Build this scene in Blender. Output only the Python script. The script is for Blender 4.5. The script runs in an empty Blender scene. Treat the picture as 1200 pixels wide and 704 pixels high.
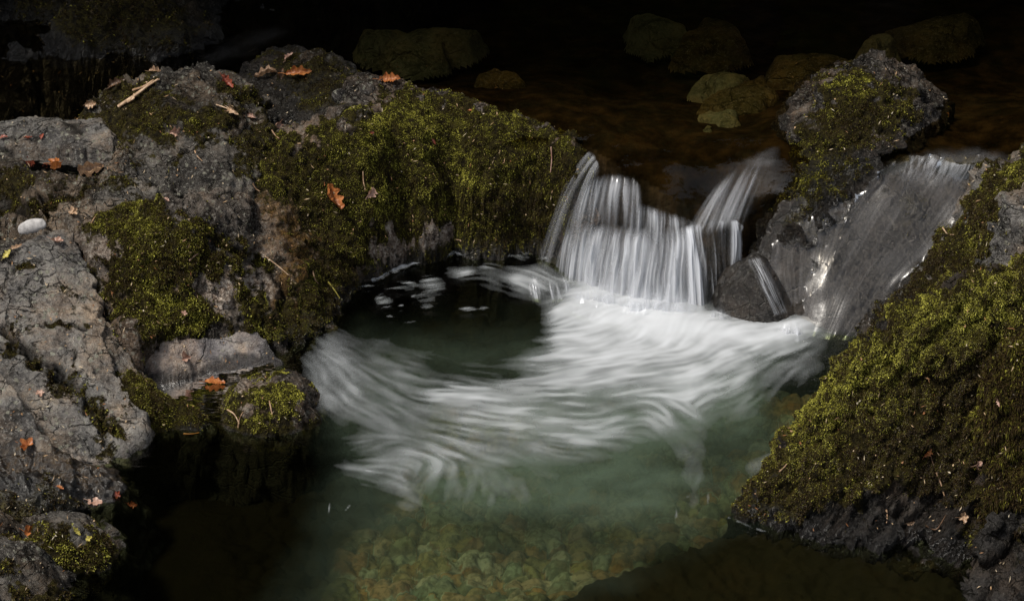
import bpy, math, random
import numpy as np
from mathutils import Vector, Matrix
from mathutils.bvhtree import BVHTree

random.seed(7)
RNG = np.random.default_rng(11)
R = math.radians
SC = bpy.context.scene
COL = SC.collection

# ------------------------------------------------------------------ camera
FPX = 2700.0
CAM = np.array([0.0, -7.79, 4.5])
PITCH = R(30)
FW = np.array([0, math.cos(PITCH), -math.sin(PITCH)])
UP = np.array([0, math.sin(PITCH), math.cos(PITCH)])
RT = np.array([1.0, 0, 0])


def ray(px, py):
    return FW * FPX + RT * (px - 600) + UP * (352 - py)


def P(px, py, z):
    d = ray(px, py)
    return CAM + d * ((z - CAM[2]) / d[2])


def Q(px, py, y):
    d = ray(px, py)
    return CAM + d * ((y - CAM[1]) / d[1])


def proj(v):
    d = v - CAM
    w = d @ FW
    return 600 + FPX * (d @ RT) / w, 352 - FPX * (d @ UP) / w


def pt(t):
    if t[0] == 'w':
        return np.array(t[1:4], float)
    if t[0] == 'h':      # a hollow: depth t[4] under the spot where the level t[3] shows
        q = P(t[1], t[2], t[3])
        return np.array([q[0], q[1], t[4]])
    if len(t) == 4:
        return Q(t[0], t[1], t[3])
    return P(*t)


# ------------------------------------------------------------------ numeric helpers
_perm = RNG.permutation(256)
_perm = np.concatenate([_perm, _perm, _perm])
_g = RNG.normal(size=(256, 3))
_g /= np.linalg.norm(_g, axis=1)[:, None]


def perlin(p):
    p = np.asarray(p, float)
    i = np.floor(p).astype(np.int64)
    f = p - i
    i &= 255
    u = f * f * f * (f * (f * 6 - 15) + 10)
    out = 0
    for a in (0, 1):
        wx = u[:, 0] if a else 1 - u[:, 0]
        for b in (0, 1):
            wy = u[:, 1] if b else 1 - u[:, 1]
            for c in (0, 1):
                wz = u[:, 2] if c else 1 - u[:, 2]
                h = _perm[_perm[_perm[i[:, 0] + a] + i[:, 1] + b] + i[:, 2] + c]
                gr = _g[h]
                out = out + wx * wy * wz * (gr[:, 0] * (f[:, 0] - a) + gr[:, 1] * (f[:, 1] - b) + gr[:, 2] * (f[:, 2] - c))
    return out * 1.6


def fbm(p, scale, octaves=4, gain=.5, ridged=False, off=0.0):
    p = np.asarray(p) * scale + off
    s, a = 0, 1.0
    for _ in range(octaves):
        n = perlin(p)
        if ridged:
            n = 1 - 2 * np.abs(n)
        s = s + a * n
        a *= gain
        p = p * 2.03 + 17.3
    return s


def sstep(a, b, x):
    t = np.clip((x - a) / (b - a), 0, 1)
    return t * t * (3 - 2 * t)


def facets(v, cell, seed):
    """angular broken-rock relief: every cell is a tilted plane; returns height and a random number per cell"""
    ax = np.array([[.62, -.70, -.35], [.55, .70, -.45], [.56, .09, .82]])
    q = (v @ ax.T) / (cell * np.array([2.1, .9, .8])) + seed
    q = q + .12 * np.stack([fbm(v, 1.4 / cell, 3, off=k * 5.1) for k in (1, 2, 3)], 1)
    iq = np.floor(q)
    best = np.full(len(v), 9.0)
    bid = np.zeros((len(v), 3))
    off = np.zeros((len(v), 3))
    for a in (-1, 0, 1):
        for b in (-1, 0, 1):
            for c in (-1, 0, 1):
                n = iq + (a, b, c)
                h = np.sin(n @ np.array([127.1, 311.7, 74.7])) * 43758.5453
                h2 = np.sin(n @ np.array([269.5, 183.3, 246.1])) * 43758.5453
                h3 = np.sin(n @ np.array([113.5, 271.9, 124.6])) * 43758.5453
                r = np.stack([h - np.floor(h), h2 - np.floor(h2), h3 - np.floor(h3)], 1)
                d = q - n - r
                dd = (d * d).sum(1)
                m = dd < best
                best = np.where(m, dd, best)
                bid[m] = r[m]
                off[m] = d[m]
    tilt = (bid - .5) * 2
    return cell * ((off * tilt).sum(1) + .45 * (tilt[:, 0] * tilt[:, 1] + tilt[:, 2] * .5)), bid[:, 0]


def poly_sd(poly, x, y):
    """signed distance to a polygon, positive inside"""
    poly = np.asarray(poly, float)
    n = len(poly)
    d2 = np.full(x.shape, 1e18)
    ins = np.zeros(x.shape, bool)
    for k in range(n):
        ax, ay = poly[k]
        bx, by = poly[(k + 1) % n]
        ex, ey = bx - ax, by - ay
        t = np.clip(((x - ax) * ex + (y - ay) * ey) / (ex * ex + ey * ey + 1e-12), 0, 1)
        d2 = np.minimum(d2, (x - ax - t * ex) ** 2 + (y - ay - t * ey) ** 2)
        c = (ay > y) != (by > y)
        with np.errstate(divide='ignore', invalid='ignore'):
            xi = ex * (y - ay) / (ey if ey != 0 else 1e-12) + ax
        ins ^= c & (x < xi)
    d = np.sqrt(d2)
    return np.where(ins, d, -d)


def line_d(pl, x, y):
    d2 = np.full(x.shape, 1e18)
    for (ax, ay), (bx, by) in zip(pl[:-1], pl[1:]):
        ex, ey = bx - ax, by - ay
        t = np.clip(((x - ax) * ex + (y - ay) * ey) / (ex * ex + ey * ey + 1e-12), 0, 1)
        d2 = np.minimum(d2, (x - ax - t * ex) ** 2 + (y - ay - t * ey) ** 2)
    return np.sqrt(d2)


def tps(ctrl, x, y, lam=1e-4):
    c = np.asarray(ctrl, float)
    keep = []
    for k in range(len(c)):
        if all((c[k, 0] - c[j, 0]) ** 2 + (c[k, 1] - c[j, 1]) ** 2 > 1e-4 for j in keep):
            keep.append(k)
    c = c[keep]
    n = len(c)

    def U(r2):
        return np.where(r2 > 1e-12, .5 * r2 * np.log(np.maximum(r2, 1e-12)), 0)
    A = np.zeros((n + 3, n + 3))
    r2 = (c[:, None, 0] - c[None, :, 0]) ** 2 + (c[:, None, 1] - c[None, :, 1]) ** 2
    A[:n, :n] = U(r2) + lam * np.eye(n)
    A[:n, n] = 1
    A[:n, n + 1:] = c[:, :2]
    A[n, :n] = 1
    A[n + 1:, :n] = c[:, :2].T
    b = np.zeros(n + 3)
    b[:n] = c[:, 2]
    w = np.linalg.solve(A, b)
    z = w[n] + w[n + 1] * x + w[n + 2] * y
    for k in range(n):
        z = z + w[k] * U((x - c[k, 0]) ** 2 + (y - c[k, 1]) ** 2)
    return z


def make_mesh(name, verts, faces, mat=None, attrs=None, parent=None, smooth=True, origin=None, uv=None):
    verts = np.asarray(verts, float)
    faces = np.asarray(faces, np.int32)
    if origin is None:
        origin = np.zeros(3)
    v = verts - np.asarray(origin)
    me = bpy.data.meshes.new(name)
    me.vertices.add(len(v))
    me.vertices.foreach_set('co', v.astype(np.float32).ravel())
    k = faces.shape[1]
    me.loops.add(faces.size)
    me.loops.foreach_set('vertex_index', faces.ravel())
    me.polygons.add(len(faces))
    me.polygons.foreach_set('loop_start', np.arange(0, faces.size, k, dtype=np.int32))
    me.polygons.foreach_set('loop_total', np.full(len(faces), k, np.int32))
    me.polygons.foreach_set('use_smooth', np.full(len(faces), smooth))
    for an, av in (attrs or {}).items():
        a = me.attributes.new(an, 'FLOAT', 'POINT')
        a.data.foreach_set('value', np.asarray(av, np.float32))
    me.update(calc_edges=True)
    me.validate()
    o = bpy.data.objects.new(name, me)
    COL.objects.link(o)
    if mat:
        me.materials.append(mat)
    if parent:
        o.parent = parent
        o.location = Vector(origin) - parent.location
    else:
        o.location = Vector(origin)
    return o


def tag(o, label=None, cat=None, group=None, kind=None):
    for k, v in (('label', label), ('category', cat), ('group', group), ('kind', kind)):
        if v:
            o[k] = v
    return o


def grid_faces(nx, ny, keep):
    """quads of an ny*nx grid, only where all four corners are kept; returns faces on compacted vertices and the vertex index kept"""
    idx = np.arange(nx * ny).reshape(ny, nx)
    q = np.stack([idx[:-1, :-1], idx[:-1, 1:], idx[1:, 1:], idx[1:, :-1]], -1).reshape(-1, 4)
    q = q[keep[q].all(1)]
    used = np.unique(q)
    m = np.full(nx * ny, -1, np.int64)
    m[used] = np.arange(len(used))
    return m[q], used


def mesh_normals(v, f):
    n = np.zeros_like(v)
    fn = np.cross(v[f[:, 2]] - v[f[:, 0]], v[f[:, -1]] - v[f[:, 1]])
    for k in range(f.shape[1]):
        for c in range(3):
            n[:, c] += np.bincount(f[:, k], fn[:, c], len(v))
    n /= np.linalg.norm(n, axis=1)[:, None] + 1e-12
    return n


# ------------------------------------------------------------------ material helpers
class NT:
    def __init__(self, name):
        self.m = bpy.data.materials.new(name)
        self.m.use_nodes = True
        self.t = self.m.node_tree
        self.t.nodes.clear()
        self.out = self.t.nodes.new('ShaderNodeOutputMaterial')

    def n(self, kind, **kw):
        nd = self.t.nodes.new('ShaderNode' + kind)
        for k, v in kw.items():
            if k.startswith('i_'):
                self.set(nd.inputs[k[2:].replace('_', ' ')], v)
            else:
                setattr(nd, k, v)
        return nd

    def set(self, sock, v):
        if hasattr(v, 'bl_idname') and hasattr(v, 'outputs'):
            v = v.outputs[0]
        if isinstance(v, bpy.types.NodeSocket):
            self.t.links.new(v, sock)
        elif sock.type == 'RGBA' and not isinstance(v, (int, float)):
            sock.default_value = (*v, 1) if len(v) == 3 else v
        else:
            sock.default_value = v

    def attr(self, name):
        return self.n('Attribute', attribute_name=name).outputs['Fac']

    def pos(self, scale=(1, 1, 1)):
        g = self.n('NewGeometry')
        if scale == (1, 1, 1):
            return g.outputs['Position']
        m = self.n('Mapping')
        self.set(m.inputs['Vector'], g.outputs['Position'])
        m.inputs['Scale'].default_value = scale
        return m.outputs[0]

    def noise(self, scale, detail=4, rough=.55, vec=None, dist=0):
        nd = self.n('TexNoise')
        nd.inputs['Scale'].default_value = scale
        nd.inputs['Detail'].default_value = detail
        nd.inputs['Roughness'].default_value = rough
        nd.inputs['Distortion'].default_value = dist
        self.set(nd.inputs['Vector'], vec if vec is not None else self.pos())
        return nd.outputs['Fac']

    def ramp(self, fac, *stops):
        nd = self.n('ValToRGB')
        cr = nd.color_ramp
        while len(cr.elements) < len(stops):
            cr.elements.new(.5)
        for e, (p, c) in zip(cr.elements, stops):
            e.position = p
            e.color = (*c, 1) if len(c) == 3 else c
        self.set(nd.inputs['Fac'], fac)
        return nd.outputs['Color']

    def math(self, op, a, b=0.0, c=None):
        nd = self.n('Math', operation=op)
        self.set(nd.inputs[0], a)
        self.set(nd.inputs[1], b)
        if c is not None:
            self.set(nd.inputs[2], c)
        return nd.outputs[0]

    def rng(self, v, a, b, c=0.0, d=1.0):
        nd = self.n('MapRange', interpolation_type='SMOOTHSTEP')
        self.set(nd.inputs['Value'], v)
        for k, x in zip(('From Min', 'From Max', 'To Min', 'To Max'), (a, b, c, d)):
            nd.inputs[k].default_value = x
        return nd.outputs[0]

    def mix(self, fac, a, b, mode='MIX'):
        nd = self.n('Mix', data_type='RGBA', blend_type=mode)
        self.set(nd.inputs[0], fac)
        self.set(nd.inputs[6], a)
        self.set(nd.inputs[7], b)
        return nd.outputs[2]

    def bump(self, h, strength, dist, nrm=None):
        nd = self.n('Bump')
        nd.inputs['Strength'].default_value = strength
        nd.inputs['Distance'].default_value = dist
        self.set(nd.inputs['Height'], h)
        if nrm is not None:
            self.set(nd.inputs['Normal'], nrm)
        return nd.outputs[0]

    def shader_mix(self, fac, a, b):
        nd = self.n('MixShader')
        self.set(nd.inputs[0], fac)
        self.set(nd.inputs[1], a)
        self.set(nd.inputs[2], b)
        return nd.outputs[0]

    def done(self, sh):
        self.t.links.new(sh if isinstance(sh, bpy.types.NodeSocket) else sh.outputs[0], self.out.inputs['Surface'])
        return self.m


def rock_material(name, dark, mid, light, lichen=.5, rough=.8, wetall=0.0, strata=None, bump=1.0, dirt=.85, speck=.75):
    t = NT(name)
    a = t.noise(6, 10, .68)
    b = t.noise(46, 7, .72)
    c = t.noise(85, 5, .75)
    base = t.ramp(a, (.38, dark), (.47, mid), (.60, light))
    base = t.mix(t.rng(t.noise(19, 6, .7), .47, .60, 0, .85), base, t.ramp(b, (.38, dark), (.5, mid), (.64, light)))
    if strata:
        dp = t.n('VectorMath', operation='DOT_PRODUCT')
        t.set(dp.inputs[0], t.pos())
        dp.inputs[1].default_value = strata
        d2 = t.n('VectorMath', operation='DOT_PRODUCT')
        t.set(d2.inputs[0], t.pos())
        d2.inputs[1].default_value = (2.2, 1.5, 2.5)
        cx = t.n('CombineXYZ')
        t.set(cx.inputs[0], t.math('ADD', dp.outputs['Value'], t.math('MULTIPLY', t.noise(6, 3), 1.5)))
        t.set(cx.inputs[1], d2.outputs['Value'])
        s = t.noise(1, 6, .65, cx.outputs[0])
        base = t.mix(t.rng(s, .46, .58, 0, .8), base, light)
        base = t.mix(t.rng(s, .46, .38, 0, .8), base, dark)
    base = t.mix(1, base, t.ramp(t.attr('tone'), (0, (.50, .48, .46)), (.5, (.95, .94, .92)), (1, (1.35, 1.28, 1.2))), 'MULTIPLY')
    # warm and cool mineral tints
    base = t.mix(t.rng(t.noise(3.1, 5, .65), .42, .6, 0, .75), base, t.mix(1, base, (1.25, .98, .74), 'MULTIPLY'))
    wv = t.n('VectorMath', operation='ADD')
    nzv = t.n('TexNoise')
    nzv.inputs['Scale'].default_value = 7
    nzv.inputs['Detail'].default_value = 5
    t.set(nzv.inputs['Vector'], t.pos())
    sc_ = t.n('VectorMath', operation='SCALE')
    t.set(sc_.inputs[0], nzv.outputs['Color'])
    sc_.inputs['Scale'].default_value = .16
    t.set(wv.inputs[0], t.pos((1.0, 1.7, 1.7)))
    t.set(wv.inputs[1], sc_)
    crack = None
    for scl, wid in ((4.5, .014), (11, .020)):
        ve = t.n('TexVoronoi', feature='DISTANCE_TO_EDGE')
        ve.inputs['Scale'].default_value = scl
        t.set(ve.inputs['Vector'], wv)
        cr_ = t.math('MULTIPLY', t.rng(ve.outputs['Distance'], wid * 1.8, wid * .3, 0, 1), t.rng(t.noise(scl * .8, 3), .46, .56, 0, .95))
        crack = cr_ if crack is None else t.math('MAXIMUM', crack, cr_)
    base = t.mix(t.math('MULTIPLY', crack, min(1, dirt * 1.3)), base, (.010, .009, .006))
    # lichen spots
    v = t.n('TexVoronoi')
    v.inputs['Scale'].default_value = 34
    t.set(v.inputs['Vector'], t.pos())
    li = t.math('MULTIPLY', t.rng(t.math('ADD', v.outputs['Distance'], t.math('MULTIPLY', t.noise(60, 5, .7), 1.0)), .80, .70, 0, 1), t.rng(t.noise(5.5, 6, .7), .45, .54, 0, lichen))
    base = t.mix(li, base, t.ramp(b, (.4, (.20, .195, .15)), (.62, (.42, .41, .33))))
    sp = t.rng(c, .55, .62, 0, speck)
    base = t.mix(sp, base, t.mix(.55, light, (.42, .40, .35)))
    dk = t.rng(t.noise(80, 6, .75), .45, .36, 0, dirt)
    base = t.mix(dk, base, t.mix(.7, dark, (.008, .007, .006)))
    pits = t.rng(t.noise(15, 7, .72), .42, .34, 0, dirt)
    base = t.mix(pits, base, (.014, .013, .008))
    base = t.mix(t.math('MULTIPLY', t.attr('pink'), t.rng(t.noise(30, 6, .7), .4, .52, .15, 1)), base, t.ramp(t.noise(60, 6, .7), (.40, (.14, .095, .07)), (.5, (.42, .33, .26)), (.60, (.66, .58, .49))))
    base = t.mix(t.math('MULTIPLY', t.attr('rust'), t.rng(t.noise(22, 6, .7), .4, .54, .3, 1)), base, t.ramp(t.noise(45, 6, .7), (.38, (.030, .017, .006)), (.5, (.11, .058, .016)), (.64, (.26, .155, .05))))
    base = t.mix(t.attr('grime'), base, t.mix(.85, dark, (.007, .0055, .003)))
    mo = t.rng(t.math('ADD', t.attr('moss'), t.math('MULTIPLY', t.math('SUBTRACT', t.noise(55, 6, .7), .5), 1.3)), .35, .6, 0, 1)
    mo = t.math('MULTIPLY', mo, t.rng(t.attr('moss'), .02, .18))
    mcol = t.ramp(t.noise(42, 6, .7), (.38, (.010, .008, .004)), (.5, (.028, .022, .007)), (.62, (.06, .05, .012)))
    base = t.mix(mo, base, mcol)
    wet = t.math('MAXIMUM', t.attr('wet'), wetall)
    base = t.mix(t.math('MULTIPLY', wet, .72), base, (.006, .005, .004))
    bs = t.n('BsdfPrincipled')
    t.set(bs.inputs['Base Color'], base)
    t.set(bs.inputs['Roughness'], t.math('SUBTRACT', rough, t.math('MULTIPLY', wet, rough - .27)))
    t.set(bs.inputs['Specular IOR Level'], t.math('ADD', t.math('MULTIPLY', wet, .45), .08))
    h = t.math('SUBTRACT', t.math('ADD', t.math('MULTIPLY', t.noise(24, 11, .76), 1.0), t.math('MULTIPLY', c, .35)), t.math('MULTIPLY', crack, .5))
    t.set(bs.inputs['Normal'], t.bump(h, bump, .055))
    return t.done(bs)


M = {}
M['grey'] = rock_material('grey_rock', (.022, .020, .018), (.085, .079, .072), (.23, .215, .195), .9, dirt=.75)
M['slab'] = rock_material('slab_rock', (.055, .053, .052), (.178, .171, .166), (.335, .325, .305), 1.0, dirt=.7)
M['blue'] = rock_material('bluish_slab', (.13, .124, .132), (.28, .265, .275), (.44, .415, .40), .6, dirt=.35)
M['boulder'] = rock_material('boulder_rock', (.010, .009, .008), (.036, .032, .029), (.15, .135, .122), .3)
M['silty'] = rock_material('silty_ledge', (.010, .007, .0035), (.045, .027, .012), (.15, .085, .032), .0, .9, 0, None, .25, dirt=.15, speck=.0)
M['brown'] = rock_material('brown_rock', (.012, .010, .007), (.045, .038, .030), (.13, .115, .095), .35)
M['pale'] = rock_material('pinkish_rock', (.020, .017, .0145), (.09, .078, .068), (.28, .245, .215), .6)
M['slate'] = rock_material('slaty_rock', (.006, .0055, .005), (.020, .0185, .0175), (.062, .058, .055), .0, .5, 0, (26, -10, -17), speck=.2)
M['wet'] = rock_material('wet_rock', (.007, .0064, .006), (.017, .0155, .0148), (.042, .039, .037), .05, .6, .3, None, .45, speck=.3)
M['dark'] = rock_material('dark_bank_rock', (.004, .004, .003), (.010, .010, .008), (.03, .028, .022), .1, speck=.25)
M['stone'] = rock_material('stream_stone', (.11, .14, .095), (.25, .30, .21), (.42, .47, .35), .2, .6, dirt=.3)
M['ochre'] = rock_material('ochre_stone', (.045, .045, .022), (.11, .105, .05), (.22, .20, .11), .1, .6, dirt=.4)


def moss_material(name, sat=1.0):
    t = NT(name)
    h = t.attr('hue')
    c = t.ramp(h, (0.0, (.016, .010, .005)), (.22, (.05, .032, .012)), (.42, (.062, .048, .011)), (.62, (.135, .127, .020)), (.82, (.29, .275, .038)), (1.0, (.52, .49, .09)))
    d = t.n('BsdfDiffuse')
    t.set(d.inputs['Color'], c)
    tr = t.n('BsdfTranslucent')
    t.set(tr.inputs['Color'], c)
    g = t.n('BsdfGlossy')
    g.inputs['Roughness'].default_value = .45
    g.inputs['Color'].default_value = (.5, .5, .5, 1)
    s = t.shader_mix(.25, d.outputs[0], tr.outputs[0])
    return t.done(t.shader_mix(.025, s, g.outputs[0]))


M['moss'] = moss_material('moss')

# ------------------------------------------------------------------ rocks
ROCKS = []      # (object, verts, faces) for placing leaves


def mask(polys, px, py, feather, nz, amp):
    m = np.zeros(px.shape)
    for item in polys:
        poly, s = item[0], item[1]
        f = item[2] if len(item) > 2 else feather
        d = poly_sd(poly, px, py) + nz * amp
        m = np.maximum(m, s * sstep(-f, f, d)) if s > 0 else m * (1 - (-s) * sstep(-f, f, d))
    return m


def rock(name, label, cat, mat, outline, pts=(), res=.006, r=.035, slope=3.5, margin=.16, edge=.02, amp=.02, fine=.006,
         moss=(), pink=(), rust=(), grime=(), cracks=(), wetz=None, wetw=.05, wet=(), hue=.5, huepolys=(), blade=(.011, .0035), dens=60000,
         droop=.35, lam=2e-4, strat=None, group=None, mossamp=.005, seed=0.0, mossnoise=22, floor=None, facet=(.16, .22, .055, .20)):
    oc = np.array([pt(t) for t in outline])
    ic = np.array([pt(t) for t in pts]) if len(pts) else np.zeros((0, 3))
    ctrl = np.concatenate([ic, oc])
    x0, y0 = oc[:, :2].min(0) - margin
    x1, y1 = oc[:, :2].max(0) + margin
    nx, ny = int((x1 - x0) / res) + 1, int((y1 - y0) / res) + 1
    gx, gy = np.meshgrid(np.linspace(x0, x1, nx), np.linspace(y0, y1, ny))
    gx, gy = gx.ravel(), gy.ravel()
    z0 = np.zeros_like(gx)
    p2 = np.stack([gx, gy, z0 + seed], 1)
    d = poly_sd(oc[:, :2], gx, gy) + edge * fbm(p2, 9, 4)
    keep = d > -margin * .8
    f, used = grid_faces(nx, ny, keep)
    gx, gy, d, p2 = gx[used], gy[used], d[used], p2[used]
    z = tps(ctrl, gx, gy, lam)
    t = np.clip(d / r, 0, 1)
    drop = r * (1 - np.sqrt(np.clip(1 - (1 - t) ** 2, 0, 1)))
    z = z - np.where(d < 0, r + slope * (-d), drop)
    if floor is not None:
        z = np.maximum(z, floor)
    v = np.stack([gx, gy, z], 1)
    px, py = proj(v)
    nz = fbm(v, 13, 4, .6, off=seed)
    mo = mask(moss, px, py, 14, nz, mossnoise)
    pk = mask(pink, px, py, 12, nz, 14)
    ru = mask(rust, px, py, 18, nz, 18)
    gr = mask(grime, px, py, 14, nz, 16)
    we = mask(wet, px, py, 14, nz, 10)
    if wetz is not None:
        we = np.maximum(we, sstep(wetz + wetw, wetz, v[:, 2] + .02 * nz))
    gr = np.maximum(gr, .97 * sstep(-.005, -.04, v[:, 2]))
    we = we * sstep(-.03, -.008, v[:, 2])      # no wet gloss under water
    mo = mo * sstep(-.045, -.005, v[:, 2])
    # relief
    n = mesh_normals(v, f)
    disp = amp * (.55 * fbm(v, 5, 3, .5, off=seed + 3) + .30 * fbm(v, 12, 4, .6, True, off=seed + 9)) + fine * fbm(v, 45, 3, .6, off=seed) + fine * .7 * np.minimum(fbm(v, 20, 4, .6, True, off=seed + 2), .3)
    tone = np.full(len(v), .5)
    if facet:
        ff1, id1 = facets(v, facet[0], seed)
        ff2, id2 = facets(v, facet[2], seed + 31)
        cover = 1 - .6 * sstep(.3, .8, mo)
        disp += (facet[1] * ff1 + facet[3] * ff2) * cover
        tone = .65 * id1 + .35 * id2
    if strat:
        ax = np.array(strat[0], float)
        ax /= np.linalg.norm(ax)
        q = v @ ax * strat[1] + .5 * fbm(v, 6, 3, off=seed)
        saw = np.abs((q % 1.0) - .5) * 2
        saw2 = ((q * 2.7 + .3 * nz) % 1.0)
        disp += strat[2] * (saw - .5) + strat[2] * .5 * (saw2 - .5)
    for (pl, w, dep) in cracks:
        cd = line_d(pl, px + 7 * nz, py + 5 * fbm(v, 20, 2, off=4.2))
        disp -= 1.6 * dep * np.exp(-(cd / (w * .8)) ** 2)
        gr = np.maximum(gr, np.exp(-(cd / (w * .85)) ** 2))
        mo = np.maximum(mo, .85 * np.exp(-(cd / (w * 1.7)) ** 2) * sstep(-.15, .35, fbm(v, 9, 3, off=seed + 60)))
    cush = np.maximum(fbm(v, 15, 4, .6, off=seed + 5) + .9 * fbm(v, 6, 2, off=seed + 6), -.7) + .7
    disp += sstep(.3, .7, mo) * mossamp * cush
    v = v + n * disp[:, None]
    org = np.array([oc[:, 0].mean(), oc[:, 1].mean(), max(min(oc[:, 2].min(), ctrl[:, 2].min()), -.1)])
    o = make_mesh(name, v, f, M[mat], dict(moss=mo, pink=pk, rust=ru, grime=gr, wet=we, tone=tone), origin=org)
    tag(o, label, cat, group)
    ROCKS.append((o, v, f))
    if mo.max() > .5 and dens:
        n = mesh_normals(v, f)
        grow(o, v, n, f, mo * (1 - .85 * sstep(.02, -.01, v[:, 2])), hue, blade, dens, droop, seed, huepolys, px, py)
    return o


def grow(o, v, n, f, mo, hue, blade, dens, droop, seed, huepolys=(), px=None, py=None):
    # moss tufts: short curved blades standing on the mossy area
    fa = np.linalg.norm(np.cross(v[f[:, 2]] - v[f[:, 0]], v[f[:, -1]] - v[f[:, 1]]), axis=1) * .5
    vis = n[f].mean(1) @ np.array([0, -.86, .5]) > -.35
    mf = mo[f].mean(1)
    mf = mf + .55 * fbm(v[f[:, 0]], 24, 4, .65, off=seed + 40)
    w = fa * sstep(.42, .95, mf - .30 * np.maximum(fbm(v[f[:, 0]], 10, 3, .6, off=seed + 44), 0)) * vis * sstep(-.004, .012, v[f[:, 0], 2])
    tot = int(w.sum() * dens)
    if tot < 500:
        return
    fi = RNG.choice(len(f), tot, p=w / w.sum())
    a, b = RNG.random((2, tot, 1))
    q = f[fi]
    base = (v[q[:, 0]] * (1 - a) + v[q[:, 1]] * a) * (1 - b) + (v[q[:, 3]] * (1 - a) + v[q[:, 2]] * a) * b
    nn = n[q[:, 0]]
    big = fbm(base, 7, 3, .6, off=seed + 70)
    mid = fbm(base, 30, 2, .6, off=seed + 80)
    hv = hue + .24 * big + .22 * mid + RNG.normal(0, .13, tot) - .05 + .30 * (RNG.random(tot) > .82)
    if huepolys:
        hx, hy = proj(base)
        for (pl, dv, ft) in huepolys:
            hv += dv * sstep(-ft, ft, poly_sd(pl, hx, hy) + 15 * big)  # hue shifts also carry lit tops and shaded sides
    L = blade[0] * RNG.uniform(.5, 1.35, tot) * (1 + .35 * mid)
    W = blade[1] * RNG.uniform(.6, 1.3, tot)
    dirv = nn * .75 + RNG.normal(0, .55, (tot, 3)) + np.array([0, 0, .15])
    dirv /= np.linalg.norm(dirv, axis=1)[:, None]
    side = np.cross(dirv, RNG.normal(size=(tot, 3)))
    side /= np.linalg.norm(side, axis=1)[:, None] + 1e-9
    p0 = base - nn * .003
    p1 = base + dirv * (L * .55)[:, None]
    p2 = p1 + (dirv * (1 - droop) + np.array([0, 0, -1]) * droop) * (L * .6)[:, None]
    s = side * W[:, None]
    vv = np.stack([p0 - s * .4, p0 + s * .4, p1 + s * .6, p1 - s * .6, p2], 1).reshape(-1, 3)
    k = np.arange(tot)[:, None] * 5
    quads = k + np.array([[0, 1, 2, 3]])
    tris = k + np.array([[3, 2, 4, 4]])
    # as triangles throughout
    tri = np.concatenate([quads[:, [0, 1, 2]], quads[:, [0, 2, 3]], tris[:, :3]], 0)
    hh = np.stack([hv - .22, hv - .22, hv, hv, hv + .08], 1).ravel()
    m = make_mesh('moss', vv, tri, M['moss'], dict(hue=np.clip(hh, 0, 1)), parent=o, smooth=False, origin=np.array(o.location))
    m['kind'] = 'stuff'
    return m


W_ = 'w'
# --- left outcrop, from the back to the water
rock('ridge_rock', 'dark grey humped rock with brown moss and pale bark pieces behind the left slabs', 'rock', 'grey',
     [(108, 128, .5), (W_, -1.75, .78, .42), (W_, -1.5, .98, .42), (W_, -1.22, 1.02, .42), (W_, -1.0, .88, .45), (W_, -.93, .72, .5), (300, 126, .59), (322, 148, .56), (318, 180, .5),
      (290, 218, .44), (250, 228, .46), (205, 233, .465), (150, 236, .47), (112, 208, .49), (136, 188, .5), (132, 165, .53), (112, 140, .53)],
     [(205, 80, .715), (225, 80, .715), (255, 96, .665), (180, 90, .66), (150, 105, .60), (125, 120, .55), (280, 116, .63), (180, 150, .57), (200, 190, .525), (250, 190, .535), (250, 150, .585), (220, 120, .645),
      (290, 160, .55), (150, 175, .535), (205, 222, .475)],
     amp=.04, fine=.006, facet=(.2, .26, .06, .22), moss=[([(85, 150), (110, 115), (150, 95), (185, 88), (180, 110), (230, 118), (285, 118), (300, 130), (270, 150), (240, 160), (200, 170), (170, 175), (135, 170)], .68),
                     ([(258, 165), (300, 140), (330, 160), (330, 215), (280, 210), (268, 185)], .62), ([(120, 215), (170, 205), (190, 225), (150, 238)], .6)],
     grime=[([(100, 150), (150, 100), (200, 84), (215, 100), (290, 125), (290, 150), (190, 170), (135, 175)], .55)], cracks=[([(205, 196), (235, 170), (250, 158)], 3, .012), ([(258, 100), (290, 118), (330, 132)], 5, .02)],
     hue=.36, dens=130000, blade=(.006, .0025), seed=1.3)

rock('back_rock', 'low dark mossy rock with long orange leaf at the edge of the upper stream', 'rock', 'brown',
     [(262, 100, .50), (290, 72, .47), (340, 58, .47), (390, 72, .47), (425, 92, .5), (398, 130, .53), (350, 138, .53), (305, 126, .53)],
     [(345, 66, .565), (380, 85, .55), (310, 90, .5), (300, 110, .485), (345, 108, .505), (385, 112, .535)],
     amp=.03, r=.04, moss=[([(330, 60), (380, 66), (420, 90), (400, 128), (360, 130), (330, 100), (305, 80)], .7)], hue=.3, dens=120000, blade=(.006, .0025), wetz=.48, wetw=.08, seed=5.1)

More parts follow.
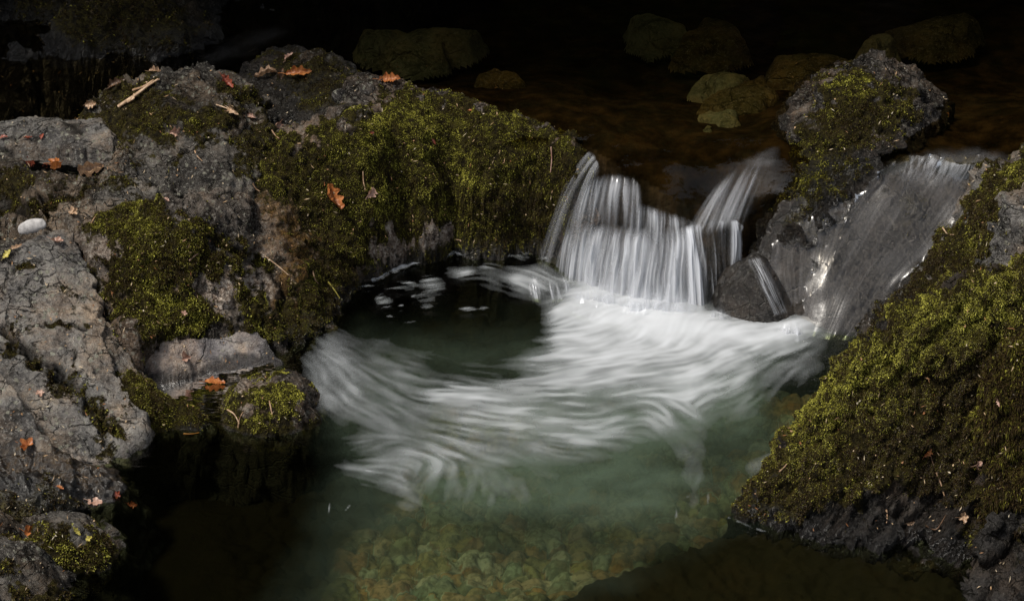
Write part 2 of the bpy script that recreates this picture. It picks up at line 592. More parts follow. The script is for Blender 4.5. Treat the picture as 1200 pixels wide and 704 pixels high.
rock('mossy_boulder', 'long domed boulder covered in olive moss beside the waterfall', 'boulder', 'pale',
     [(418, 88, .57), (450, 93, .57), (480, 97, .56), (505, 103, .54), (545, 113, .515), (595, 133, .49), (642, 149, .47), (672, 160, .46), (692, 178, .44), (676, 230, .27), (648, 285, .06), (628, 306, -.03),
      (540, 305, -.03), (470, 318, -.03), (432, 340, -.03), (404, 373, -.03), (368, 408, -.03), (335, 428, -.02), (310, 372, .1), (298, 320, .2), (285, 270, .32), (290, 220, .42), (312, 180, .5), (322, 150, .56), (350, 138, .58), (395, 130, .59)],
     [(430, 92, .6), (450, 115, .585), (450, 150, .535), (450, 200, .41), (443, 270, .19), (500, 120, .56), (545, 122, .535), (545, 145, .50), (545, 180, .41), (545, 240, .22), (600, 145, .5), (625, 160, .47), (625, 190, .375), (630, 240, .21),
      (665, 190, .40), (655, 235, .24), (340, 330, .17), (330, 280, .29), (312, 220, .43), (330, 170, .53), (390, 150, .575), (385, 200, .45), (385, 260, .27), (380, 330, .1), (500, 200, .38), (500, 260, .18), (590, 190, .39), (590, 250, .19), (420, 300, .13)],
     amp=.035, fine=.006, moss=[([(268, 168), (300, 150), (345, 150), (350, 175), (385, 150), (440, 122), (470, 112), (520, 108), (600, 132), (660, 155), (700, 178), (680, 240), (650, 300), (540, 312), (430, 335), (350, 420), (320, 400), (340, 330), (330, 260), (300, 240)], .95),
                     ([(424, 325), (430, 285), (455, 262), (478, 282), (520, 258), (535, 265), (480, 298), (448, 315)], -1, 8),
                     ([(290, 235), (345, 235), (370, 300), (350, 330), (300, 330), (280, 280)], -.55)],
     pink=[([(424, 330), (430, 285), (458, 258), (480, 282), (525, 254), (535, 265), (480, 298), (448, 318)], 1), ([(250, 300), (320, 300), (330, 350), (310, 380), (260, 360)], .9), ([(330, 350), (345, 350), (350, 380), (335, 400)], .5)],
     rust=[([(300, 240), (400, 240), (420, 300), (400, 380), (340, 420), (310, 360), (330, 300)], .95)], grime=[([(395, 105), (440, 125), (380, 150), (340, 150), (350, 140)], .3)],
     cracks=[([(300, 180), (340, 200), (350, 240)], 4, .012), ([(270, 270), (310, 310), (335, 350), (340, 400)], 5, .016)],
     wetz=.02, wetw=.06, hue=.50, dens=150000, blade=(.0052, .0024), seed=2.2,
     huepolys=[([(430, 120), (520, 110), (600, 140), (620, 190), (540, 215), (450, 220), (400, 190)], .14, 30), ([(330, 240), (420, 260), (410, 370), (330, 400)], -.12, 25), ([(560, 180), (690, 180), (650, 300), (560, 300)], -.10, 30)])  # hue also paints the lit upper face and the shaded right end

rock('flat_slab', 'flat pale grey slab with tiny red leaves above the leaf filled rock pool', 'rock', 'slab',
     [(-80, 150, .47), (0, 146, .5), (60, 139, .53), (118, 137, .55), (138, 158, .55), (134, 169, .53), (92, 171, .515), (60, 173, .508), (30, 173, .503), (0, 169, .497), (-80, 166, .46)],
     [(60, 160, .53)], amp=.012, fine=.003, facet=(.3, .07, .05, .1), r=.018, slope=5, edge=.012, grime=[([(70, 138), (90, 140), (85, 152), (72, 150)], .8, 5)], cracks=[([(-10, 172), (12, 186), (28, 196)], 5, .015)], seed=7.7)

rock('shelf_rock', 'dark cracked rock shelf with a black mossy hollow under the white pebble', 'rock', 'grey',
     [(-80, 168, .45), (0, 172, .47), (28, 176, .45), (60, 174, .43), (130, 173, .45), (144, 188, .49), (118, 208, .49), (152, 236, .47), (125, 250, .45), (92, 262, .43), (57, 275, .42), (0, 312, .38), (-80, 345, .35)],
     [('h', 38, 190, .474, .43), ('h', 80, 191, .474, .42), ('h', 115, 190, .474, .43), ('h', 75, 184, .474, .42), ('h', 110, 184, .474, .43), ('h', 60, 199, .474, .44), ('h', 95, 199, .474, .44), (60, 211, .492), (100, 211, .498), (22, 194, .49), (20, 203, .48), (60, 230, .46), (100, 225, .48), (30, 265, .40)],
     amp=.03, fine=.005, facet=(.18, .26, .06, .2), moss=[([(-20, 205), (20, 205), (45, 220), (30, 248), (-20, 250)], .75), ([(45, 212), (80, 215), (70, 230), (45, 228)], .5), ([(95, 205), (160, 205), (150, 240), (110, 230)], .5)],
     grime=[([(-20, 200), (50, 210), (40, 250), (-20, 255)], .9), ([(28, 178), (132, 178), (130, 203), (60, 205), (28, 200)], .85, 6)], cracks=[([(40, 240), (50, 262)], 3, .012), ([(0, 245), (45, 250), (80, 232), (120, 208)], 4, .014), ([(0, 215), (20, 228), (15, 260)], 3, .01)],
     hue=.26, seed=3.9, r=.02)

rock('grey_slab', 'large bare light grey sloping slab with dark cracks on the left', 'rock', 'slab',
     [(-90, 345, .34), (0, 305, .39), (55, 272, .435), (92, 260, .435), (103, 300, .37), (128, 350, .28), (152, 400, .2), (168, 435, .13), (180, 470, .08), (165, 500, .045), (146, 530, .0), (136, 550, -.01), (95, 543, .03), (40, 526, .07), (0, 512, .1), (-90, 490, .15)],
     [(60, 285, .43), (60, 350, .33), (60, 430, .2), (100, 490, .09), (100, 400, .24), (0, 420, .23), (115, 520, .05)],
     amp=.016, fine=.004, facet=(.42, .11, .055, .09), r=.016, edge=.012, cracks=[([(-10, 380), (20, 402), (45, 425), (70, 440), (95, 462), (112, 485), (135, 512)], 6, .035), ([(88, 412), (84, 430)], 2.5, .01), ([(15, 318), (38, 312)], 3, .012), ([(55, 382), (95, 388)], 2.5, .01), ([(96, 275), (104, 305), (118, 340), (142, 390), (168, 430)], 5, .03)],
     moss=[([(0, 385), (15, 388), (40, 415), (30, 425), (5, 405)], .62, 6), ([(60, 435), (85, 445), (110, 475), (95, 480), (70, 460)], .6, 6), ([(118, 470), (140, 500), (140, 540), (120, 530), (130, 510)], .6, 6), ([(70, 330), (90, 345), (88, 358), (75, 345)], .5, 5)],
     hue=.3, pink=[([(55, 540), (95, 540), (130, 545), (120, 533), (80, 530)], .6, 6)], seed=11.0)

rock('moss_block', 'blocky left rock with thick dark green moss and a cream bare patch', 'rock', 'pale',
     [(92, 260, .435), (122, 249, .455), (152, 235, .475), (205, 230, .48), (250, 225, .47), (290, 220, .43), (290, 270, .34), (302, 320, .21), (318, 372, .09), (312, 396, .06), (235, 392, .11), (165, 392, .2), (150, 400, .2), (126, 350, .28), (101, 300, .37)],
     [(200, 250, .475), (130, 265, .445), (150, 290, .41), (220, 290, .40), (262, 320, .29), (280, 290, .33), (200, 360, .22), (230, 385, .14), (270, 370, .15)],
     amp=.03, fine=.006, moss=[([(110, 245), (150, 235), (185, 245), (215, 262), (250, 275), (285, 300), (290, 318), (265, 318), (240, 328), (205, 335), (240, 350), (255, 372), (230, 395), (170, 395), (150, 385), (130, 345), (105, 300), (100, 270)], .95),
                     ([(280, 330), (320, 345), (330, 400), (290, 400), (270, 375)], .8), ([(95, 280), (140, 278), (135, 310), (108, 305)], -.75, 10)],
     pink=[([(200, 335), (245, 315), (300, 310), (320, 340), (290, 360), (250, 372), (240, 350)], 1), ([(95, 280), (140, 278), (140, 315), (108, 310)], .55)],
     cracks=[([(170, 235), (230, 262), (290, 300)], 4, .01)],
     hue=.44, dens=150000, blade=(.0078, .0028), seed=4.4, mossamp=.014, huepolys=[([(160, 350), (240, 340), (250, 380), (180, 395)], .14, 15), ([(100, 290), (150, 290), (160, 350), (130, 350)], -.2, 12)])

rock('bluish_ledge', 'smooth bluish grey wedge of rock above the brown rock puddle', 'rock', 'blue',
     [(162, 393, .17), (200, 391, .15), (235, 391, .13), (300, 388, .09), (330, 424, .01), (312, 438, -.01), (240, 440, .015), (180, 446, .04)],
     [(235, 415, .085), (290, 415, .05), (190, 420, .105)], amp=.012, fine=.003, facet=(.25, .08, .04, .1), r=.015, edge=.008, margin=.1, wetz=.045, wetw=.02, pink=[([(180, 425), (290, 422), (300, 432), (190, 436)], .5, 5)], seed=6.1)

rock('moss_shelf', 'low moss covered rock between the grey slab and the round boulder', 'rock', 'brown',
     [(118, 442, .13), (150, 428, .15), (176, 446, .10), (203, 464, .075), (238, 480, .045), (264, 492, .01), (258, 506, -.03), (200, 516, -.03), (152, 526, -.03), (138, 500, .05), (124, 470, .10)],
     [(150, 455, .12), (190, 480, .065), (230, 494, .025), (160, 500, .045)], amp=.02, fine=.005, r=.03, moss=[([(110, 430), (160, 425), (240, 475), (275, 500), (200, 530), (140, 530)], 1)],
     hue=.44, dens=160000, blade=(.0068, .0026), wetz=-.01, wetw=.02, seed=8.2, margin=.12)

rock('round_boulder', 'small round boulder capped with yellow moss tinted as sunlit where the pool foam turns', 'boulder', 'pale',
     [(252, 478, -.03), (270, 455, -.03), (300, 440, -.03), (322, 430, -.03), (352, 436, -.03), (385, 470, -.03), (380, 500, -.03), (337, 519, -.03), (285, 518, -.03), (258, 507, -.03)],
     [(320, 438, .115), (350, 446, .09), (295, 452, .09), (325, 470, .10), (355, 480, .065), (290, 485, .06), (320, 500, .03), (270, 488, .03)], amp=.02, fine=.005, r=.03, margin=.1,
     moss=[([(290, 445), (330, 445), (350, 465), (340, 490), (300, 490), (285, 470)], .95), ([(255, 470), (285, 445), (295, 490), (340, 495), (370, 490), (350, 520), (260, 515)], .75)],
     pink=[([(285, 450), (310, 440), (300, 470), (285, 490), (270, 490)], .9)], hue=.58, dens=170000, blade=(.0056, .0025), wetz=-.01, wetw=.02, seed=9.4, huepolys=[([(280, 440), (350, 440), (360, 490), (290, 490)], .26, 12)])  # moss yellowed on top to look sunlit

rock('wet_rock', 'dark glistening wet rock with trickling water at the lower left', 'rock', 'wet',
     [(-90, 500, .12), (0, 510, .09), (40, 524, .07), (95, 541, .04), (135, 552, .02), (164, 578, -.03), (132, 602, -.03), (90, 608, -.03), (40, 618, -.02), (-90, 640, 0)],
     [(0, 560, .075), (60, 560, .065), (120, 572, .03), (30, 590, .06), (80, 590, .03)], amp=.035, fine=.012, wet=[([(-50, 500), (170, 530), (170, 600), (60, 610), (-50, 560)], .9)],
     moss=[([(-40, 575), (60, 570), (90, 590), (85, 615), (-40, 620)], .8)], rust=[([(0, 520), (100, 545), (150, 560), (100, 575), (0, 550)], .5)], hue=.26, dens=70000, blade=(.009, .003), seed=12.3, margin=.1)

rock('moss_cap_rock', 'little rock with bright green moss cap poking from dark water at the lower left', 'rock', 'grey',
     [(20, 640, -.02), (40, 610, -.02), (90, 600, -.02), (138, 625, -.03), (150, 650, -.03), (125, 678, -.03), (80, 684, -.03), (30, 674, -.02)],
     [(50, 614, .08), (85, 609, .09), (115, 632, .07), (75, 640, .085), (110, 655, .04), (50, 650, .07)], amp=.015, fine=.004, r=.03, margin=.08,
     moss=[([(35, 625), (80, 615), (115, 630), (145, 650), (120, 680), (60, 675)], 1)], hue=.47, dens=95000, blade=(.009, .003), seed=13.1, wetz=-.01, wetw=.02)

rock('striped_rock', 'ribbed grey rock with moss in its grooves in the bottom left corner', 'rock', 'grey',
     [(-90, 640, .02), (0, 632, .02), (45, 636, .0), (90, 670, -.03), (85, 725, -.03), (-90, 745, -.02)],
     [(0, 645, .12), (45, 650, .10), (50, 690, .07), (0, 690, .10), (75, 690, .03)], amp=.02, fine=.004, strat=((.55, 1, .9), 17, .014), grime=[([(-10, 672), (70, 665), (90, 700), (60, 710), (-10, 690)], .4)],
     moss=[([(-20, 665), (30, 660), (20, 672), (-20, 690)], .7, 5), ([(30, 690), (85, 690), (85, 715), (30, 715)], .7, 6), ([(0, 600), (40, 620), (40, 640), (0, 640)], .7)], hue=.38, seed=14.2, margin=.1)

rock('corner_stone', 'small bare grey stone behind the ribbed rock at the left edge', 'stone', 'grey',
     [(-60, 612, .03), (-10, 600, .03), (16, 606, .02), (22, 624, .02), (0, 634, .03), (-60, 640, .03)], [(-10, 608, .11), (8, 616, .09)], amp=.01, fine=.003, margin=.05, r=.02, seed=15.8)

# --- right side
rock('upstream_boulder', 'dark brown grey boulder with thin moss and a sloped peak between the two chutes', 'boulder', 'boulder',
     [(890, 262, .25), (900, 215, .33), (905, 170, .42), (914, 136, .44), (930, 112, .44), (962, 90, .44), (1012, 78, .44), (1060, 82, .44), (1098, 103, .44), (1112, 128, .45), (1096, 152, .46), (1052, 180, .462), (1012, 210, .42), (962, 254, .325), (908, 294, .2)],
     [(921, 142, .515), (938, 117, .575), (972, 97, .64), (1015, 84, .675), (1050, 86, .665), (1085, 106, .58), (1098, 122, .51), (1000, 120, .63), (950, 158, .53), (1050, 138, .56), (985, 190, .455), (930, 210, .40), (1030, 178, .48), (920, 252, .285), (955, 232, .365)],
     amp=.035, fine=.006, facet=(.15, .26, .05, .24), moss=[([(935, 150), (960, 110), (1000, 92), (1040, 105), (1075, 115), (1070, 140), (1030, 165), (1000, 200), (960, 240), (925, 270), (895, 250), (905, 200), (930, 165)], .72), ([(955, 105), (1000, 88), (1045, 100), (1035, 140), (970, 140)], .95)],
     grime=[([(890, 130), (930, 140), (920, 270), (890, 280)], .6), ([(930, 200), (1040, 180), (970, 250), (910, 280)], .6)], hue=.40, dens=110000, blade=(.007, .0028), wetz=.36, wetw=.16, wet=[([(885, 190), (930, 200), (1040, 175), (1000, 230), (930, 300), (885, 300)], .85), ([(1040, 175), (1115, 120), (1120, 150), (1060, 185)], .6), ([(890, 120), (930, 130), (925, 220), (890, 220)], .5)], seed=16.4,
     huepolys=[([(970, 95), (1030, 100), (1020, 140), (970, 140)], .2, 14)])

rock('wet_slab', 'steep wet dark slab under the right hand chute of water', 'rock', 'wet',
     [(888, 285, .22), (905, 255, .3), (960, 215, .4), (1030, 193, .445), (1060, 185, .45), (1160, 184, .44), (1176, 204, .41), (1140, 262, .30), (1080, 330, .14), (1015, 402, -.04), (940, 404, -.05), (915, 370, .0), (895, 330, .11)],
     [(1000, 280, .245), (960, 330, .125), (1060, 250, .335), (1100, 205, .415), (960, 270, .27), (1040, 300, .2), (1000, 350, .085), (1090, 250, .32)], amp=.02, fine=.005, facet=(.2, .12, .06, .1), r=.03, wet=[([(850, 150), (1250, 150), (1200, 420), (850, 420)], .8)],
     moss=[([(930, 235), (980, 230), (960, 260), (930, 285), (915, 275)], .7), ([(1060, 225), (1085, 230), (1080, 260), (1060, 270), (1050, 250)], .55), ([(940, 295), (955, 295), (950, 310)], .5)], hue=.3, dens=60000, blade=(.008, .003), seed=17.0, margin=.1)

rock('wedge_stone', 'small dark wedge shaped wet stone splashed at the foot of the falls', 'stone', 'wet',
     [(886, 288, .12), (858, 312, .1), (833, 345, .03), (830, 368, -.03), (850, 392, -.05), (930, 402, -.05), (944, 378, -.03), (920, 325, .05), (903, 297, .1)],
     [(884, 298, .2), (862, 330, .13), (845, 352, .07), (880, 360, .075), (905, 340, .12), (915, 370, .03)], amp=.012, fine=.003, facet=(.15, .08, .05, .06), r=.02, slope=5, edge=.01, wet=[([(800, 280), (960, 280), (960, 420), (800, 420)], .55)], seed=18.8, margin=.08)

rock('far_ridge', 'shaded mossy rock ridge behind the big right boulder along the chute', 'rock', 'slab',
     [(1300, 150, .6), (1205, 177, .585), (1160, 197, .47), (1130, 225, .40), (1100, 283, .26), (1055, 347, .09), (1002, 392, -.03), (996, 410, -.06), (1080, 430, -.05), (W_, 2.2, -.6, .2), (W_, 2.4, 0, .5)],
     [(1205, 186, .62), (1165, 210, .52), (1150, 250, .44), (1210, 255, .53), (1115, 310, .255), (1060, 370, .085), (1030, 385, .04), (1140, 300, .33), (1270, 220, .62)], amp=.04, fine=.008,
     moss=[([(1210, 180), (1160, 205), (1100, 290), (1060, 345), (1000, 395), (1010, 410), (1120, 420), (1160, 330), (1200, 290), (1230, 200)], 1), ([(1180, 225), (1215, 215), (1215, 275), (1165, 320), (1150, 330), (1160, 290), (1170, 265)], -.9, 8)],
     hue=.36, dens=140000, blade=(.0075, .0027), droop=.5, wetz=.06, wetw=.08, mossamp=.016, seed=19.9, huepolys=[([(1130, 215), (1210, 175), (1230, 220), (1160, 250)], .18, 14), ([(1000, 380), (1100, 280), (1140, 330), (1050, 400)], -.15, 14)])

rock('near_boulder', 'largest boulder draped in shaggy yellow green moss at the right', 'boulder', 'slate',
     [(857, 606, -.04), (W_, .845, -1.28, -.06), (W_, .94, -1.16, -.06), (W_, 1.05, -1.04, -.06), (W_, 1.25, -.92, -.02), (W_, 1.6, -.8, .25), (W_, 2.2, -.8, .35), (W_, 2.2, -1.75, .1), (1200, 705, -.02), (1120, 672, -.03), (1050, 650, -.04), (985, 656, -.04), (930, 636, -.04), (885, 622, -.04)],
     [(864, 603, .02), (897, 545, None, -1.34), (952, 478, None, -1.25), (1003, 414, None, -1.2), (1050, 374, None, -1.19), (1100, 344, None, -1.16), (1200, 326, None, -1.15), (1300, 300, None, -1.15),
      (1050, 480, None, -1.37), (1050, 560, None, -1.51), (1050, 630, None, -1.62), (960, 560, None, -1.46), (930, 600, None, -1.5), (985, 625, None, -1.59), (1150, 440, None, -1.34), (1120, 520, None, -1.42), (1120, 600, None, -1.58), (1200, 420, None, -1.3), (1230, 520, None, -1.42), (1150, 650, None, -1.67), (1000, 500, None, -1.36)],
     amp=.05, fine=.008, r=.03, edge=.006, margin=.08, moss=[([(868, 605), (895, 535), (1000, 400), (1100, 335), (1250, 290), (1250, 600), (1190, 590), (1130, 590), (1050, 570), (980, 600), (905, 612)], .82), ([(890, 545), (1000, 400), (1100, 335), (1250, 290), (1200, 400), (1050, 460), (950, 560)], 1), ([(1120, 610), (1180, 590), (1170, 640), (1130, 640)], .6), ([(1010, 370), (1060, 345), (1075, 355), (1040, 365)], -.6)],
     hue=.47, dens=160000, blade=(.0072, .0027), droop=.55, wetz=.02, wetw=.06, mossamp=.014, facet=(.2, .16, .07, .12), seed=21.5, strat=((.8, -.3, -.52), 13, .026),
     huepolys=[([(900, 530), (1000, 405), (1100, 335), (1200, 305), (1200, 380), (1080, 420), (1010, 480), (950, 560)], .2, 25), ([(850, 610), (930, 540), (1010, 500), (1120, 480), (1120, 640), (900, 650)], -.17, 30), ([(1060, 440), (1200, 380), (1200, 600), (1080, 600)], -.22, 30)])  # brown lower moss, plus lit crest and dim right recess painted in hue

rock('hanging_moss_rock', 'steep rock hung with brown trailing moss at the right edge', 'rock', 'slate',
     [(1150, 470, None, -1.32), (1190, 405, None, -1.32), (W_, 2.0, -1.3, .6), (W_, 2.2, -1.7, .3), (1300, 720, .0), (1215, 680, .0), (1165, 640, .05), (1150, 560, None, -1.5)],
     [(1200, 415, None, -1.4), (1170, 480, None, -1.46), (1200, 540, None, -1.56), (1185, 600, None, -1.66), (1250, 430, None, -1.42), (1250, 560, None, -1.6)], amp=.03, fine=.006, moss=[([(1150, 400), (1300, 380), (1300, 640), (1205, 600), (1170, 640), (1150, 560)], 1)],
     hue=.26, dens=80000, blade=(.019, .003), droop=.8, seed=23.0, mossamp=.025, margin=.08, strat=((.8, -.3, -.52), 13, .03))

rock('slate_rock', 'bare ribbed slate rock at the bottom right corner', 'rock', 'slate',
     [(1130, 700, -.03), (1150, 668, .02), (1185, 640, .06), (1290, 620, .1), (1300, 760, .0), (1130, 760, -.06)], [(1190, 665, .09), (1180, 695, .06), (1240, 680, .11)], amp=.02, fine=.005, strat=((.8, -.3, -.52), 15, .045), seed=24.6, margin=.08, res=.005,
     moss=[([(1190, 600), (1230, 600), (1230, 650), (1190, 650)], .7)])
rock('slate_splinter', 'leaning narrow slate blade with a pale rim by the bottom right corner', 'stone', 'slate',
     [(1128, 655, None, -1.73), (1142, 632, None, -1.72), (1182, 596, None, -1.69), (1190, 612, None, -1.72), (1172, 640, None, -1.76), (1140, 668, None, -1.78)], [(1160, 620, None, -1.745), (1150, 645, None, -1.765)], amp=.01, fine=.004, r=.015, slope=3, strat=((.8, -.3, -.52), 15, .012), seed=25.2, margin=.05, res=.004)
rock('sunken_stone', 'brown stone half under water beneath the slaty boulder foot', 'stone', 'brown',
     [(1030, 672, -.05), (1060, 650, -.04), (1110, 638, -.02), (1125, 655, -.02), (1100, 672, -.04), (1060, 685, -.05)], [(1080, 660, .012)], amp=.015, fine=.004, r=.03, margin=.06, seed=26.0, wetz=.05, rust=[([(1020, 640), (1130, 630), (1130, 690), (1020, 690)], .6)])

# --- far dark bank rock
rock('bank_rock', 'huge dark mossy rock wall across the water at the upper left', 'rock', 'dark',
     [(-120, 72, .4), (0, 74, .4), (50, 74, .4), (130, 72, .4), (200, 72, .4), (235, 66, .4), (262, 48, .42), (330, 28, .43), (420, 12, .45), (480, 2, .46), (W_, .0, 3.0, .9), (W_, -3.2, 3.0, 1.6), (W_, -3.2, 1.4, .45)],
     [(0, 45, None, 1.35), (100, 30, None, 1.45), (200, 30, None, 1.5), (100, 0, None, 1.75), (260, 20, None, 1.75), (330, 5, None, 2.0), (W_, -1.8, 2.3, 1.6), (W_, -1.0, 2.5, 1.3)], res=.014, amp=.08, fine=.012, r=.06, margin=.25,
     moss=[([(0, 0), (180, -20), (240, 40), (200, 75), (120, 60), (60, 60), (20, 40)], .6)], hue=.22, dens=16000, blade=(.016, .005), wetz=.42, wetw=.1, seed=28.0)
# ------------------------------------------------------------------ stream bed and hillside
LIPX = np.array([-4, .2, .30, .43, .53, .63, .75, .89, .98, 1.12, 1.3, 2.0, 4])
LIPY = np.array([.48, .46, .40, .235, .19, .15, .12, .10, .12, .25, .29, .30, .30])


def lip_y(x):
    return np.interp(x, LIPX, LIPY)


UPW = [(690, 176, .465), (712, 196, .455), (730, 202, .445), (760, 222, .405), (790, 245, .345), (830, 256, .318), (868, 257, .315), (885, 230, .36), (905, 183, .465), (850, 195, .43), (820, 225, .37), (800, 190, .455), (760, 185, .465), (700, 150, .495),
       (800, 150, .49), (880, 140, .5), (640, 130, .5), (560, 90, .5), (450, 70, .5), (350, 40, .485), (290, 60, .455), (250, 72, .43), (200, 72, .42), (100, 110, .42), (0, 120, .415), (-150, 110, .41), (600, 0, .5), (900, 0, .5), (1200, 0, .5), (1150, 100, .5), (1300, 100, .5),
       (300, 0, .49), (1060, 183, .47), (1100, 182, .468), (1150, 184, .462), (1300, 170, .48), (1200, 160, .49), (1000, 190, .46), ('w', 3, 3, .5), ('w', -3, 3, .42), ('w', 0, 3, .5)]
UPC = np.array([pt(t) for t in UPW])


def cobbles(x, y, cell, off):
    """rounded stones: height 0..1, random number per stone"""
    u, w = x / cell + off, y / cell + off
    iu, iw = np.floor(u), np.floor(w)
    best = np.full(x.shape, 9.0)
    sec = np.full(x.shape, 9.0)
    rid = np.zeros(x.shape)
    for a in (-1, 0, 1):
        for b in (-1, 0, 1):
            h = np.sin((iu + a) * 127.1 + (iw + b) * 311.7) * 43758.5453
            h2 = np.sin((iu + a) * 269.5 + (iw + b) * 183.3) * 43758.5453
            r1, r2 = h - np.floor(h), h2 - np.floor(h2)
            d = np.hypot(iu + a + .15 + .7 * r1 - u, iw + b + .15 + .7 * r2 - w)
            nb = d < best
            sec = np.where(nb, best, np.minimum(sec, d))
            rid = np.where(nb, (r1 * 7.31 + r2 * 3.77) % 1, rid)
            best = np.where(nb, d, best)
    return np.sqrt(np.clip((sec - best) * 1.3, 0, 1)), rid


nx, ny = 760, 700
gx, gy = np.meshgrid(np.linspace(-3.6, 3.6, nx), np.linspace(-3.1, 3.4, ny))
gx, gy = gx.ravel(), gy.ravel()
p3 = np.stack([gx, gy, 0 * gx], 1)
up = tps(UPC, gx, gy)
depth_up = .035 + .22 * sstep(.25, 1.3, gy - lip_y(gx)) + .2 * sstep(-.6, -1.2, gx) + .05 * fbm(p3, 1.4, 3)
zu = up - np.maximum(depth_up, .025)
zl = -.30 - .10 * sstep(.9, .2, np.hypot(gx * .8, gy + .3)) + .06 * fbm(p3, 1.5, 3)
zl = zl + sstep(-1.0, -2.2, gy) * .08
wx, wy = gx + .016 * fbm(p3, 9, 3), gy + .016 * fbm(p3 + 7, 9, 3)
c1, id1 = cobbles(wx, wy, .075, 3.3)
c2, id2 = cobbles(wx, wy, .16, 9.1)
s = sstep(-.02, .05, gy - lip_y(gx) - .03 * fbm(p3, 8, 3) - .01)
z = zl * (1 - s) + zu * s
px0, py0 = proj(np.stack([gx, gy, z], 1))
puddle = sstep(.055, .02, poly_sd(np.array([P(190, 440, .0)[:2], P(300, 434, 0)[:2], P(312, 442, 0)[:2], P(268, 474, 0)[:2], P(215, 460, 0)[:2]]), gx, gy) * -1)
z = np.maximum(z, -.3 + puddle * .245)
gap = (1 - s) * sstep(.42, .12, np.where((c2 > .55) & (id2 > .45), 1, c1)) * sstep(.62, .42, np.where(id2 > .45, np.maximum(c2, c1 * .0 + .5), .45))
stone = (1 - s) * .07 * sstep(-1.15, -.6, gx) + s * .008 * sstep(.3, .9, gy)
z = z + stone * (.55 * c1 + .6 * c2)
rid = np.where((c2 > .55) & (id2 > .45), id2, id1)
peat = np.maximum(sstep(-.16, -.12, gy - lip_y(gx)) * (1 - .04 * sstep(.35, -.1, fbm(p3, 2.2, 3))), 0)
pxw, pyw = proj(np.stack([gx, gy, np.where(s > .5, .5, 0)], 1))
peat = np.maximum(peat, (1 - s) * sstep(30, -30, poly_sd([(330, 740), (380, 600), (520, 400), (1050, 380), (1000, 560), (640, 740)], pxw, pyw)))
silt = (1 - s) * sstep(75, -25, poly_sd([(350, 760), (390, 600), (500, 400), (1300, 300), (1020, 500), (890, 562), (760, 618), (650, 680), (610, 760)], pxw, pyw) + 40 * fbm(p3, 3, 3))  # dark sediment, its black also standing in for light lost in depth
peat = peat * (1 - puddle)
rid = np.where(puddle > .5, .3 + .25 * c2, rid)
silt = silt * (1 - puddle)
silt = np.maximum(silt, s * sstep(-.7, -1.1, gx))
f, used = grid_faces(nx, ny, np.ones(nx * ny, bool))


def bed_material():
    t = NT('stream_bed')
    h = t.attr('stone')
    c = t.ramp(h, (0, (.12, .075, .025)), (.18, (.17, .21, .16)), (.34, (.24, .13, .045)), (.5, (.07, .09, .065)), (.66, (.27, .27, .22)), (.82, (.18, .08, .035)), (1, (.16, .15, .06)))
    c = t.mix(.35, c, t.ramp(t.noise(13, 5, .6), (.36, (.10, .055, .018)), (.5, (.13, .15, .10)), (.64, (.20, .19, .12))))
    c = t.mix(t.rng(t.noise(45, 5), .42, .6, 0, .6), c, (.045, .042, .022))
    c = t.mix(t.math('MULTIPLY', t.attr('gap'), .85), c, (.014, .013, .007))
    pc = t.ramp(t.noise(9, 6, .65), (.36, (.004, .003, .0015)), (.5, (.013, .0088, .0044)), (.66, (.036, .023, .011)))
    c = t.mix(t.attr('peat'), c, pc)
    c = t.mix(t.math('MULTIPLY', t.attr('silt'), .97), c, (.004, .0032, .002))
    b = t.n('BsdfPrincipled')
    t.set(b.inputs['Base Color'], c)
    b.inputs['Roughness'].default_value = .9
    b.inputs['Specular IOR Level'].default_value = 0
    t.set(b.inputs['Normal'], t.bump(t.noise(40, 6), .5, .02))
    return t.done(b)


M['bed'] = bed_material()
bed = make_mesh('stream_bed', np.stack([gx, gy, z], 1), f, M['bed'], dict(stone=rid, peat=peat, silt=silt, gap=gap))
tag(bed, kind='structure')

nx, ny = 160, 120
ax, ay = np.meshgrid(np.linspace(-16, 16, nx), np.linspace(2.9, 15, ny))
ax, ay = ax.ravel(), ay.ravel()
p3 = np.stack([ax, ay, 0 * ax], 1)
az = .1 + 1.35 * (ay - 2.9) ** 1.02 + .35 * fbm(p3, .5, 4) + .08 * fbm(p3, 3, 3)  # unseen slope, steepened to darken the water's reflections
f, used = grid_faces(nx, ny, np.ones(nx * ny, bool))
t = NT('hillside_soil')
b = t.n('BsdfDiffuse')
t.set(b.inputs['Color'], t.ramp(t.noise(2.2, 6), (.35, (.012, .010, .005)), (.6, (.022, .028, .009)), (.8, (.04, .032, .016))))
M['soil'] = t.done(b)
tag(make_mesh('hillside', np.stack([ax, ay, az], 1), f, M['soil']), kind='structure')

# ------------------------------------------------------------------ unseen trees upstream; leaning ones added to shade the back rocks and water
def leaf_mat():
    t = NT('tree_leaf')
    d = t.n('BsdfDiffuse')
    t.set(d.inputs['Color'], t.ramp(t.noise(3, 4), (.3, (.018, .03, .008)), (.6, (.045, .06, .015)), (.8, (.09, .075, .02))))
    return t.done(d)


M['leaf'] = leaf_mat()
t = NT('bark')
b = t.n('BsdfDiffuse')
t.set(b.inputs['Color'], t.ramp(t.noise(14, 6, .6, t.pos((1, 1, .25))), (.3, (.018, .014, .01)), (.7, (.06, .05, .04))))
M['bark'] = t.done(b)


